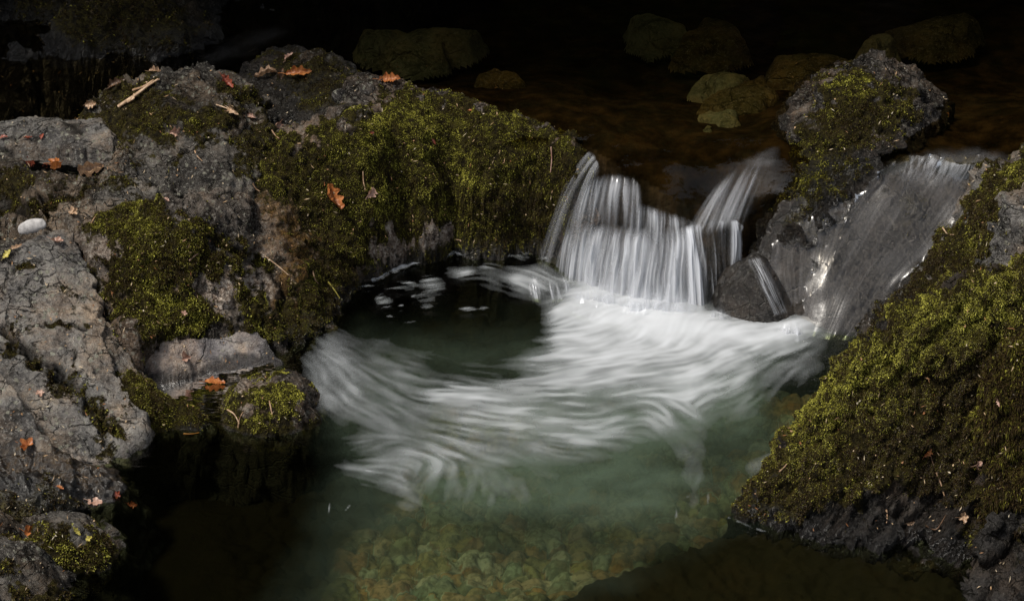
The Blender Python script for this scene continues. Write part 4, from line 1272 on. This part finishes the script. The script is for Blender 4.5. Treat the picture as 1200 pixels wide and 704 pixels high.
mist([(648, 352, -.01), (700, 368, -.01), (760, 380, -.01), (836, 384, -.01)], [(654, 312, None, .06), (700, 318, None, .0), (760, 326, None, -.09), (836, 336, None, -.11)], 61.0, .95)
mist([(640, 362, -.01), (700, 380, -.01), (760, 392, -.01), (850, 394, -.01)], [(648, 334, None, .0), (700, 344, None, -.05), (760, 352, None, -.13), (850, 362, None, -.15)], 63.0, .9)
# splashes: fans of spray thrown up where the water lands
def splash(basepts, tops, seed, hi=.9):
    return curtain('splash', tops, basepts, 90, 40, .0, hi, hi * .5, top_fade=.75, side=.22, bulge=.012, seed=seed, k=.8, contrast=1.3)


splash([(900, 402, -.01), (925, 404, -.01), (948, 404, -.01)], [(915, 378, None, -.24), (932, 366, None, -.24), (944, 374, None, -.24)], 51.0, .85)
splash([(890, 398, -.01), (915, 404, -.01), (945, 400, -.01)], [(900, 388, None, -.27), (925, 374, None, -.27), (940, 380, None, -.27)], 55.0, .7)
splash([(822, 380, -.01), (845, 386, -.01), (872, 390, -.01)], [(828, 356, None, -.17), (845, 356, None, -.17), (864, 364, None, -.17)], 52.0, .8)
splash([(618, 352, -.01), (640, 356, -.01), (676, 350, -.01)], [(612, 322, None, .12), (640, 310, None, .12), (668, 316, None, .12)], 53.0, .75)
splash([(660, 356, -.01), (740, 374, -.01), (838, 380, -.01)], [(658, 308, None, .05), (740, 318, None, -.08), (836, 332, None, -.10)], 57.0, .45)
splash([(680, 362, -.01), (740, 378, -.01), (830, 384, -.01)], [(672, 328, None, .03), (740, 340, None, -.1), (834, 350, None, -.12)], 54.0, .85)
# ------------------------------------------------------------------ submerged stones and the sunken ledge
rock('sunken_ledge', 'broad rust brown rock ledge lying just under water beside the big boulder', 'rock', 'silty',
     [(1030, 540, -.04), (990, 558, -.045), (935, 588, -.05), (872, 615, -.05), (800, 645, -.05), (730, 675, -.055), (640, 708, -.06), (560, 750, -.07), (800, 790, -.06), (1150, 780, -.05), (1150, 700, -.05), (1050, 650, -.04)],
     [(850, 680, -.06), (950, 660, -.05), (750, 710, -.07)], amp=.035, fine=.008, r=.03, slope=2, margin=.14, edge=.02, facet=(.5, .03, .12, .02), seed=31.0, res=.01)
UST = [('stone', 'pale green flat stone under the upper stream near the top of the picture', (500, 46), 62, 17, .465), ('stone', 'small pale stone glimmering under water beside the pale green flat stone', (448, 40), 30, 10, .465),
       ('stone', 'dim greenish stone under water left of the mottled olive one near the top', (770, 28), 40, 12, .465), ('ochre', 'broad mottled olive stone under the dark upper stream', (835, 40), 55, 16, .465), ('ochre', 'large ochre stone under water left of the mossy upstream boulder', (872, 112), 46, 24, .465),
       ('stone', 'pale angular stone under water below the large ochre one', (845, 136), 26, 13, .465), ('stone', 'bluish pale stone under water above the large ochre one', (852, 92), 34, 9, .465), ('ochre', 'long olive slab under water touching the top of the upstream boulder', (945, 76), 64, 16, .465),
       ('stone', 'small bright green stone under water above the upstream boulder', (1030, 45), 18, 9, .465), ('ochre', 'faint brown stone under water in the middle of the upper stream', (585, 88), 30, 10, .465), ('stone', 'tiny pale stone under water above the waterfall lip', (829, 152), 12, 8, .465),
       ('ochre', 'dull olive stone under water at the upper right above the chute', (1100, 30), 60, 14, .465)]
for k, (mt, lab, (cx, cy), rx, ry, zz) in enumerate(UST):
    ring = []
    for j in range(11):
        th = 2 * math.pi * j / 11
        q = .80 * (1 + .26 * math.sin(2 * th + k * 1.7) + .24 * math.sin(3 * th + k) + .18 * math.sin(5 * th + 2 * k))
        ring.append((cx + rx * q * math.cos(th), cy - ry * q * math.sin(th), zz - .04))
    rock('sunken_stone', lab, 'stone', mt, ring, [(cx, cy, zz - .015), (cx + rx * .3, cy - ry * .3, zz - .02)], amp=.014, fine=.002, r=.03, slope=2.2, margin=.05, edge=.004, res=.007, seed=40 + k * 2.3, facet=None)

# white pebble and other loose pebbles
ALL = bvh_of(ROCKS)


def pebble(px, py, rx, ry, tilt, mat, label, flat=.32):
    h = hit(ALL, px, py)
    c, n = np.array(h[0]), np.array(h[1])
    sc = np.linalg.norm(c - CAM) / FPX
    a = RT * math.cos(tilt) + UP * math.sin(tilt)
    a = a - n * (a @ n)
    a /= np.linalg.norm(a)
    b = np.cross(n, a)
    nu, nv = 40, 22
    U, V = np.meshgrid(np.linspace(0, 2 * math.pi, nu, endpoint=False), np.linspace(-math.pi / 2, math.pi / 2, nv))
    sgn = lambda x, e: np.sign(x) * np.abs(x) ** e
    A = rx * sc * np.cos(V) * sgn(np.cos(U), .9)
    B = ry * sc * 1.35 * np.cos(V) * sgn(np.sin(U), .9)
    C = rx * sc * flat * np.sin(V)
    v = (A[..., None] * a + B[..., None] * b + C[..., None] * n).reshape(-1, 3)
    v *= (1 + .13 * fbm(v / sc / rx, .9, 3, off=px))[:, None]
    v += c + n * rx * sc * flat * .35
    idx = np.arange(nu * nv).reshape(nv, nu)
    f = np.stack([idx[:-1], np.roll(idx[:-1], -1, 1), np.roll(idx[1:], -1, 1), idx[1:]], -1).reshape(-1, 4)
    return tag(make_mesh('pebble', v, f, M[mat], dict(wet=np.zeros(len(v))), origin=c), label, 'pebble')


t = NT('white_pebble')
b = t.n('BsdfPrincipled')
t.set(b.inputs['Base Color'], t.ramp(t.noise(60, 4), (.35, (.22, .21, .205)), (.65, (.38, .365, .355))))
b.inputs['Roughness'].default_value = .7
t.set(b.inputs['Normal'], t.bump(t.noise(120, 4), .3, .005))
M['white'] = t.done(b)
pebble(39, 265, 18, 6.5, R(20), 'white', 'smooth white oval pebble wedged in a crack of the dark shelf')
pebble(66, 283 - 3, 5, 4, 0, 'slab', 'little grey pebble close to the tan lobed leaf below the white pebble')
pebble(430, 104, 9, 6, 0, 'slab', 'small grey pebble on the back edge of the domed boulder beside an orange leaf')
pebble(398, 113, 10, 7, R(30), 'slab', 'dark rounded pebble in the hollow behind the domed boulder')

# ------------------------------------------------------------------ fallen leaves, bark and twigs
def leaf_material(name, c0, c1):
    t = NT(name)
    c = t.mix(t.rng(t.noise(60, 5, .65), .35, .68), c0, c1)
    c = t.mix(t.rng(t.noise(140, 3), .58, .7, 0, .6), c, tuple(x * .3 for x in c0))
    d = t.n('BsdfDiffuse')
    t.set(d.inputs['Color'], c)
    l = t.n('BsdfTranslucent')
    t.set(l.inputs['Color'], c)
    g = t.n('BsdfGlossy')
    g.inputs['Roughness'].default_value = .4
    return t.done(t.shader_mix(.03, t.shader_mix(.25, d.outputs[0], l.outputs[0]), g.outputs[0]))


LM = {'orange': leaf_material('orange_leaf', (.30, .09, .025), (.48, .19, .06)), 'tan': leaf_material('tan_leaf', (.26, .15, .08), (.48, .32, .20)), 'pink': leaf_material('pinkish_leaf', (.30, .16, .11), (.52, .34, .26)),
      'red': leaf_material('red_leaf', (.16, .035, .02), (.34, .09, .05)), 'yellow': leaf_material('yellow_leaf', (.34, .28, .05), (.55, .48, .12)), 'wood': leaf_material('bare_wood', (.30, .19, .11), (.62, .44, .29)), 'brown': leaf_material('brown_leaf', (.06, .035, .02), (.16, .09, .05))}


def frame_at(px, py, ang, lift):
    h = hit(ALL, px, py)
    c = np.array(h[0]) if h[0] is not None else P(px, py, 0)
    n = np.array(h[1]) if h[0] is not None else np.array([0, 0, 1.])
    n = n * .7 + np.array([0, -.1, .25])
    n /= np.linalg.norm(n)
    a = RT * math.cos(ang) + UP * math.sin(ang)
    a = a - n * (a @ n) * .85
    a /= np.linalg.norm(a)
    b = np.cross(n, a)
    b /= np.linalg.norm(b)
    n = np.cross(a, b)
    sc = np.linalg.norm(c - CAM) / FPX
    return c + n * lift, a, b, n, sc


def leaf(px, py, size, ang, mat, label, kind='oak', curl=.35, width=.42, roll=0.0, lift=.006, zwater=None):
    c, a, b, n, sc = frame_at(px, py, R(ang), lift)
    if zwater is not None:
        c = P(px, py, zwater)
        n = np.array([0, 0, 1.])
        a = np.array([math.cos(R(ang)), math.sin(R(ang)) * 1.6, 0])
        a /= np.linalg.norm(a)
        b = np.cross(n, a)
    L = size * sc
    if roll:
        b, n = b * math.cos(roll) + n * math.sin(roll), n * math.cos(roll) - b * math.sin(roll)
    rs = np.random.default_rng(int(px * 31 + py))
    if kind == 'oak':
        nt_, nw = 26, 7
        t = np.linspace(0, 1, nt_)
        wd = width * L * np.clip(np.sin(math.pi * t ** .85), 0, 1) ** .75 * (1 + .30 * np.sin(2 * math.pi * 3.4 * t + 1)) * .5 + .012 * L
        U = np.linspace(-1, 1, nw)
        T, Wd = np.meshgrid(t, U, indexing='ij')
        x = (T - .5) * L
        y = Wd * wd[:, None] * (1 + .12 * rs.normal(size=(nt_, 1)) * np.sign(Wd))
        z = curl * L * (Wd ** 2) * wd[:, None] / (wd.max()) * .45 + .16 * L * curl * np.sin(T * 5 + px) + .02 * L * rs.normal(size=T.shape)
        v = np.stack([x, y, z], -1).reshape(-1, 3)
        idx = np.arange(nt_ * nw).reshape(nt_, nw)
        f = np.stack([idx[:-1, :-1], idx[1:, :-1], idx[1:, 1:], idx[:-1, 1:]], -1).reshape(-1, 4)
    else:
        nr, na = 5, 46
        th = np.linspace(-math.pi, math.pi, na, endpoint=False)
        lobes = np.interp(th, np.linspace(-math.pi, math.pi, 11), np.concatenate([q_ := rs.uniform(.55, 1.15, 10), q_[:1]]))
        rad = .5 * L * (.56 + .36 * np.abs(np.cos(th * 2.5 + .5 * rs.normal())) ** 1.2) * lobes * (1 + .06 * rs.normal(size=na))
        rr = np.linspace(.02, 1, nr)
        Rr, Th = np.meshgrid(rr, th, indexing='ij')
        x = Rr * rad[None] * np.cos(Th)
        y = Rr * rad[None] * np.sin(Th)
        z = curl * L * (.45 * Rr ** 2 * (1 + .8 * np.cos(Th + py)) + .22 * np.cos(Th * 2 + px) * Rr) + .015 * L * rs.normal(size=Rr.shape) * Rr
        v = np.stack([x, y, z], -1).reshape(-1, 3)
        idx = np.arange(nr * na).reshape(nr, na)
        f = np.stack([idx[:-1], np.roll(idx[:-1], -1, 1), np.roll(idx[1:], -1, 1), idx[1:]], -1).reshape(-1, 4)
    v[:, 2] -= v[:, 2].min()
    nv0 = len(v)
    # stalk
    st, sf = tube([[-.5 * L, 0, .02 * L], [-.62 * L, .03 * L, .05 * L], [-.78 * L, .02 * L, .06 * L]] if kind == 'oak' else [[-.1 * L, 0, .0], [-.45 * L, .03 * L, .05 * L], [-.72 * L, .1 * L, .03 * L]], [.018 * L, .014 * L, .010 * L], 5)
    v = np.concatenate([v, st])
    f = np.concatenate([f, sf + nv0])
    w = c + v[:, :1] * a + v[:, 1:2] * b + v[:, 2:] * n
    return tag(make_mesh('leaf', w, f, LM[mat], origin=c), label, 'leaf', 'fallen autumn leaves')


LV = [
    (386, 234, 34, -65, 'orange', 'curled orange oak leaf standing on the steep mossy face of the domed boulder', 'oak', .9, .36), (432, 226, 15, 40, 'pink', 'small folded pinkish leaf on the moss face right of the curled orange oak leaf', 'oak', .7, .6),
    (351, 87, 32, 2, 'orange', 'long bright orange leaf lying on the low back rock at the stream edge', 'oak', .4, .3), (312, 92, 28, 8, 'tan', 'tan pink leaf left of the long orange leaf in the back hollow', 'oak', .6, .36), (331, 88, 14, 80, 'brown', 'brown crumpled leaf upright between the long orange and the tan pink leaf', 'oak', .8, .5),
    (266, 97, 20, -50, 'red', 'dark red leaf caught in the wet hollow behind the ridge', 'oak', .6, .4), (340, 68, 13, 60, 'pink', 'tiny pale leaf tilted up on the mossy back rock near the water', 'oak', .5, .4), (456, 95, 25, 3, 'orange', 'orange lobed leaf on the rear edge of the domed boulder', 'oak', .5, .42),
    (208, 157, 19, 8, 'pink', 'pale curled leaf on the moss below the bark strips', 'oak', .8, .5), (325, 144, 22, 20, 'pink', 'narrow pink leaf in the dip behind the domed boulder', 'oak', .4, .3), (275, 131, 20, -30, 'wood', 'pale shrivelled leaf beside twigs in the dip of the ridge', 'oak', .6, .3), (293, 137, 12, -15, 'pink', 'little pink leaf at the right end of the shrivelled one', 'oak', .4, .4),
    (182, 86, 16, 12, 'tan', 'tan leaf on the crest of the ridge above the bark strips', 'oak', .5, .45), (138, 99, 22, 25, 'brown', 'grey brown leaf left of the bark strips on the ridge', 'oak', .5, .35), (108, 122, 14, 10, 'tan', 'light brown leaf at the far left foot of the ridge', 'oak', .5, .6),
    (34, 190, 15, 20, 'red', 'reddish lobed leaf at the left rim of the rock pool', 'maple', .4, .5), (106, 201, 36, 22, 'tan', 'long curled tan leaf on the right rim of the rock pool', 'oak', .7, .3), (102, 192, 20, 15, 'brown', 'brown leaf lying over the water of the rock pool', 'oak', .4, .4),
    (66, 284, 18, -20, 'pink', 'salmon lobed leaf on the grey slab below the white pebble', 'maple', .5, .5), (9, 299, 13, 60, 'yellow', 'yellow green leaf at the left edge under the shelf', 'oak', .3, .5), (20, 292, 16, 30, 'tan', 'tan leaf strip in the crack next to the yellow green leaf', 'oak', .4, .3), (84, 251, 14, -40, 'wood', 'pale leaf scrap on the dark moss above the salmon leaf', 'maple', .6, .5),
    (214, 367, 10, 60, 'pink', 'tiny star shaped pale leaf on the dark moss of the blocky rock', 'maple', .5, .5), (219, 420, 14, 70, 'pink', 'small pink leaf standing on the bluish ledge', 'maple', .7, .5), (48, 461, 13, 0, 'pink', 'faded pinkish leaf flat on the big grey slab', 'maple', .2, .5), (33, 523, 22, -15, 'orange', 'orange brown leaf at the lower rim of the grey slab', 'maple', .6, .5),
    (32, 627, 17, -25, 'orange', 'smooth orange leaf left of the moss cap rock', 'maple', .6, .5), (154, 591, 12, -10, 'red', 'red leaf at the water tip of the glistening wet rock', 'oak', .3, .5), (138, 578, 12, 30, 'red', 'dull red leaf stuck on the wet rock above its tip', 'maple', .2, .5), (110, 589, 22, -10, 'pink', 'wet pink leaf flattened on the foot of the glistening rock', 'maple', .1, .5), (70, 573, 9, -20, 'orange', 'tiny orange leaf on the dark moss of the wet rock', 'oak', .3, .5),
    (90, 621, 13, -50, 'yellow', 'yellow leaf sliver near the top of the moss cap', 'oak', .3, .35), (103, 633, 11, -70, 'yellow', 'bright yellow forked leaf low on the moss cap', 'maple', .4, .5),
    (1085, 528, 13, 70, 'orange', 'orange leaf in the shaggy moss of the biggest boulder', 'oak', .5, .6), (1145, 543, 14, 20, 'pink', 'salmon lobed leaf on the biggest boulder near the hanging moss', 'maple', .4, .5), (1127, 604, 13, 10, 'tan', 'light tan leaf on the slaty foot of the biggest boulder', 'maple', .4, .5), (1067, 610, 10, 30, 'tan', 'tan scrap of leaf where moss ends above the slate', 'oak', .5, .5), (1172, 471, 10, -60, 'pink', 'slim pink leaf in the hanging brown moss', 'oak', .4, .35),
    (5, 163, 10, 5, 'red', 'leftmost of three tiny red leaves on the flat slab', 'oak', .4, .5), (33, 164, 11, 10, 'red', 'middle of three tiny red leaves on the flat slab', 'oak', .4, .5), (50, 161, 8, 80, 'red', 'rightmost of three tiny red leaves on the flat slab', 'oak', .4, .5),
    (195, 236, 8, -40, 'pink', 'tiny pink leaf in the grey gap above the dark moss block', 'oak', .4, .5), (435, 156, 6, 10, 'red', 'speck of a red leaf on the upper left of the domed moss', 'oak', .3, .5), (508, 166, 8, -60, 'red', 'thin reddish leaf on the bright moss of the dome', 'oak', .3, .35), (551, 131, 5, 0, 'orange', 'tiny orange leaf at the top rim of the dome near the falls', 'oak', .3, .5),
]
for q in LV:
    leaf(q[0], q[1], q[2], q[3], q[4], q[5], q[6], q[7], q[8])
leaf(66, 191, 20, 10, 'orange', 'bright orange leaf floating in the dark rock pool', 'maple', .25, .5, zwater=.474)
leaf(252, 449, 24, -3, 'orange', 'vivid red orange leaf floating in the brown rock puddle', 'oak', .2, .5, zwater=.025)


def stick(pts, r, mat, label, name='twig', cat='twig', lift=.005, flat=1.0, group='twigs and stalks on the rocks'):
    w = []
    for x, y in pts:
        h = hit(ALL, x, y)
        c = np.array(h[0]) if h[0] is not None else P(x, y, 0)
        n = np.array(h[1]) if h[0] is not None else np.array([0, 0, 1.])
        w.append(c + n * lift)
    w = resample(w, np.linspace(0, 1, max(5, 3 * len(w))))
    for _ in range(2):
        w[1:-1] = (w[:-2] + w[1:-1] * 2 + w[2:]) / 4
    v, f = tube(w, np.linspace(r, r * .55, len(w)), 7)
    if flat != 1.0:
        ctr = np.repeat(w, 7, 0)
        d = v - ctr
        v = ctr + d * np.array([1, 1, flat])
    return tag(make_mesh(name, v, f, LM[mat], origin=w[0]), label, cat, group)


stick([(140, 128), (155, 116), (170, 106), (185, 95)], .011, 'wood', 'longest pale bark strip slanting over the ridge', 'bark_strip', 'bark', .012, .5, 'pale bark strips')
stick([(158, 110), (168, 104), (182, 98)], .009, 'tan', 'short tan bark strip beside the longest one', 'bark_strip', 'bark', .016, .5, 'pale bark strips')
stick([(150, 122), (158, 119), (160, 113)], .007, 'wood', 'stub of bark at the lower end of the pale strips', 'bark_strip', 'bark', .016, .6, 'pale bark strips')
for pts, mt, lab in [
    ([(229, 178), (232, 184), (237, 190)], 'tan', 'bent straw twig on the bare ridge rock'), ([(295, 215), (300, 222), (304, 225)], 'tan', 'short straw stalk on the moss left of the domed boulder'), ([(425, 200), (426, 213), (428, 222)], 'tan', 'thin stalk above the folded pinkish leaf'), ([(646, 172), (647, 186), (645, 202)], 'pink', 'reddish stalk hanging on the right end of the dome'),
    ([(384, 330), (392, 340), (398, 350)], 'yellow', 'yellow stalk low on the dome above the water'), ([(365, 318), (368, 328), (372, 333)], 'tan', 'pale stalk on the rusty side of the dome'), ([(310, 300), (325, 312), (338, 322)], 'wood', 'long pale stem lying on the rusty rock'), ([(280, 500), (282, 490), (286, 483)], 'tan', 'branched straw twig at the foot of the round boulder'), ([(262, 130), (272, 133), (287, 136)], 'brown', 'brown twig in the dip of the ridge'),
    ([(253, 124), (268, 128), (278, 132)], 'wood', 'pale twig in the dip of the ridge above the brown twig'), ([(318, 152), (322, 160), (328, 163)], 'tan', 'straw stalk in green moss behind the dome'), ([(222, 305), (228, 300), (231, 297)], 'pink', 'pink stalk on the dark moss block'), ([(106, 262), (112, 255), (118, 248)], 'tan', 'straw twig above the dark moss block'), ([(316, 470), (318, 482), (320, 490)], 'tan', 'straw stalk on the front of the round boulder'),
    ([(1098, 553), (1104, 566), (1108, 580)], 'tan', 'straw stalk above the slate of the big boulder'), ([(1088, 515), (1090, 530), (1093, 545)], 'brown', 'dark stem near the orange leaf on the big boulder'), ([(915, 552), (918, 548), (921, 544)], 'tan', 'pale stalk on the left edge of the big boulder'), ([(1105, 268), (1112, 276), (1118, 276)], 'wood', 'white bent twig on the shaded ridge'), ([(1038, 598), (1040, 604), (1037, 612)], 'tan', 'upright straw in the low moss of the big boulder'),
    ([(1085, 615), (1097, 622), (1110, 604)], 'brown', 'root like stem over the slaty foot'), ([(268, 480), (276, 485), (282, 496)], 'wood', 'pale straw between the mossy shelf and the round boulder'), ([(216, 507), (224, 508), (233, 506)], 'orange', 'orange needle at the waterline of the mossy shelf')]:
    stick(pts, .0032, mt, lab)

# needles and scraps too many to count
n = 900
xs, ys = RNG.uniform(0, 1200, 4 * n), RNG.uniform(70, 700, 4 * n)
vv, ff = [], []
for x, y in zip(xs, ys):
    if len(vv) >= n or (350 < x < 860 and y > 300):
        continue
    h = hit(ALL, x, y)
    if h[0] is None or h[0].z < .02 or (835 < x < 1130 and 180 < y < 410) or y > 560 and x > 860 and h[1].z < .2:
        continue
    c, nn = np.array(h[0]), np.array(h[1])
    d = RNG.normal(size=3)
    d -= nn * (d @ nn)
    d /= np.linalg.norm(d)
    e = np.cross(nn, d)
    L, W = RNG.uniform(.003, .013), RNG.uniform(.001, .0024)
    if RNG.random() < .4:
        L, W = RNG.uniform(.003, .006), RNG.uniform(.002, .004)
    b0 = c + nn * .006
    vv.append([b0 - d * L - e * W * .5, b0 + e * W + nn * .002, b0 + d * L + nn * RNG.uniform(0, .006), b0 - e * W + nn * .001])
v = np.array(vv).reshape(-1, 3)
t = NT('litter')
d = t.n('BsdfDiffuse')
t.set(d.inputs['Color'], t.ramp(t.noise(9, 2), (.35, (.20, .09, .04)), (.5, (.34, .24, .14)), (.65, (.42, .36, .26))))
M['litter'] = t.done(d)
tag(make_mesh('leaf_litter', v, np.arange(len(v)).reshape(-1, 4), M['litter'], smooth=False), 'scattered needles and crumbs of dead leaf on the rocks', 'leaf litter', kind='stuff')
# ------------------------------------------------------------------ light, world, camera, render
w = bpy.data.worlds.new('World')
SC.world = w
w.use_nodes = True
nt = w.node_tree
nt.nodes.clear()
sky = nt.nodes.new('ShaderNodeTexSky')
sky.sky_type = 'NISHITA'
sky.sun_disc = False
SUN_EL, SUN_AZ = R(62), R(250)
sky.sun_elevation = SUN_EL
sky.sun_rotation = SUN_AZ
sky.dust_density = 3
hs = nt.nodes.new('ShaderNodeHueSaturation')
hs.inputs['Saturation'].default_value = .35
bg = nt.nodes.new('ShaderNodeBackground')
bg.inputs['Strength'].default_value = .08
wo = nt.nodes.new('ShaderNodeOutputWorld')
nt.links.new(sky.outputs[0], hs.inputs['Color'])
nt.links.new(hs.outputs[0], bg.inputs[0])
nt.links.new(bg.outputs[0], wo.inputs[0])
sl = bpy.data.lights.new('sun', 'SUN')
sl.energy = 2.0
sl.angle = R(10)
sl.color = (1, .94, .85)
so = bpy.data.objects.new('sun', sl)
COL.objects.link(so)
sd = Vector((math.sin(SUN_AZ) * math.cos(SUN_EL), math.cos(SUN_AZ) * math.cos(SUN_EL), math.sin(SUN_EL)))
so.rotation_euler = sd.to_track_quat('Z', 'Y').to_euler()
so.location = sd * 10

cd = bpy.data.cameras.new('camera')
cd.sensor_width = 36
cd.lens = 36 * FPX / 1200
cd.clip_start, cd.clip_end = .1, 200
co = bpy.data.objects.new('camera', cd)
COL.objects.link(co)
co.location = Vector(CAM)
co.rotation_euler = (R(60), 0, 0)
SC.camera = co
SC.render.engine = 'CYCLES'
SC.cycles.use_denoising = True
SC.cycles.max_bounces = 7
SC.cycles.diffuse_bounces = 3
SC.cycles.transparent_max_bounces = 16
SC.cycles.caustics_reflective = False
SC.cycles.caustics_refractive = False
vs = SC.view_settings
vs.view_transform = 'Standard'
vs.look = 'None'
vs.exposure = 1.0
vs.gamma = 1
vs.use_curve_mapping = False
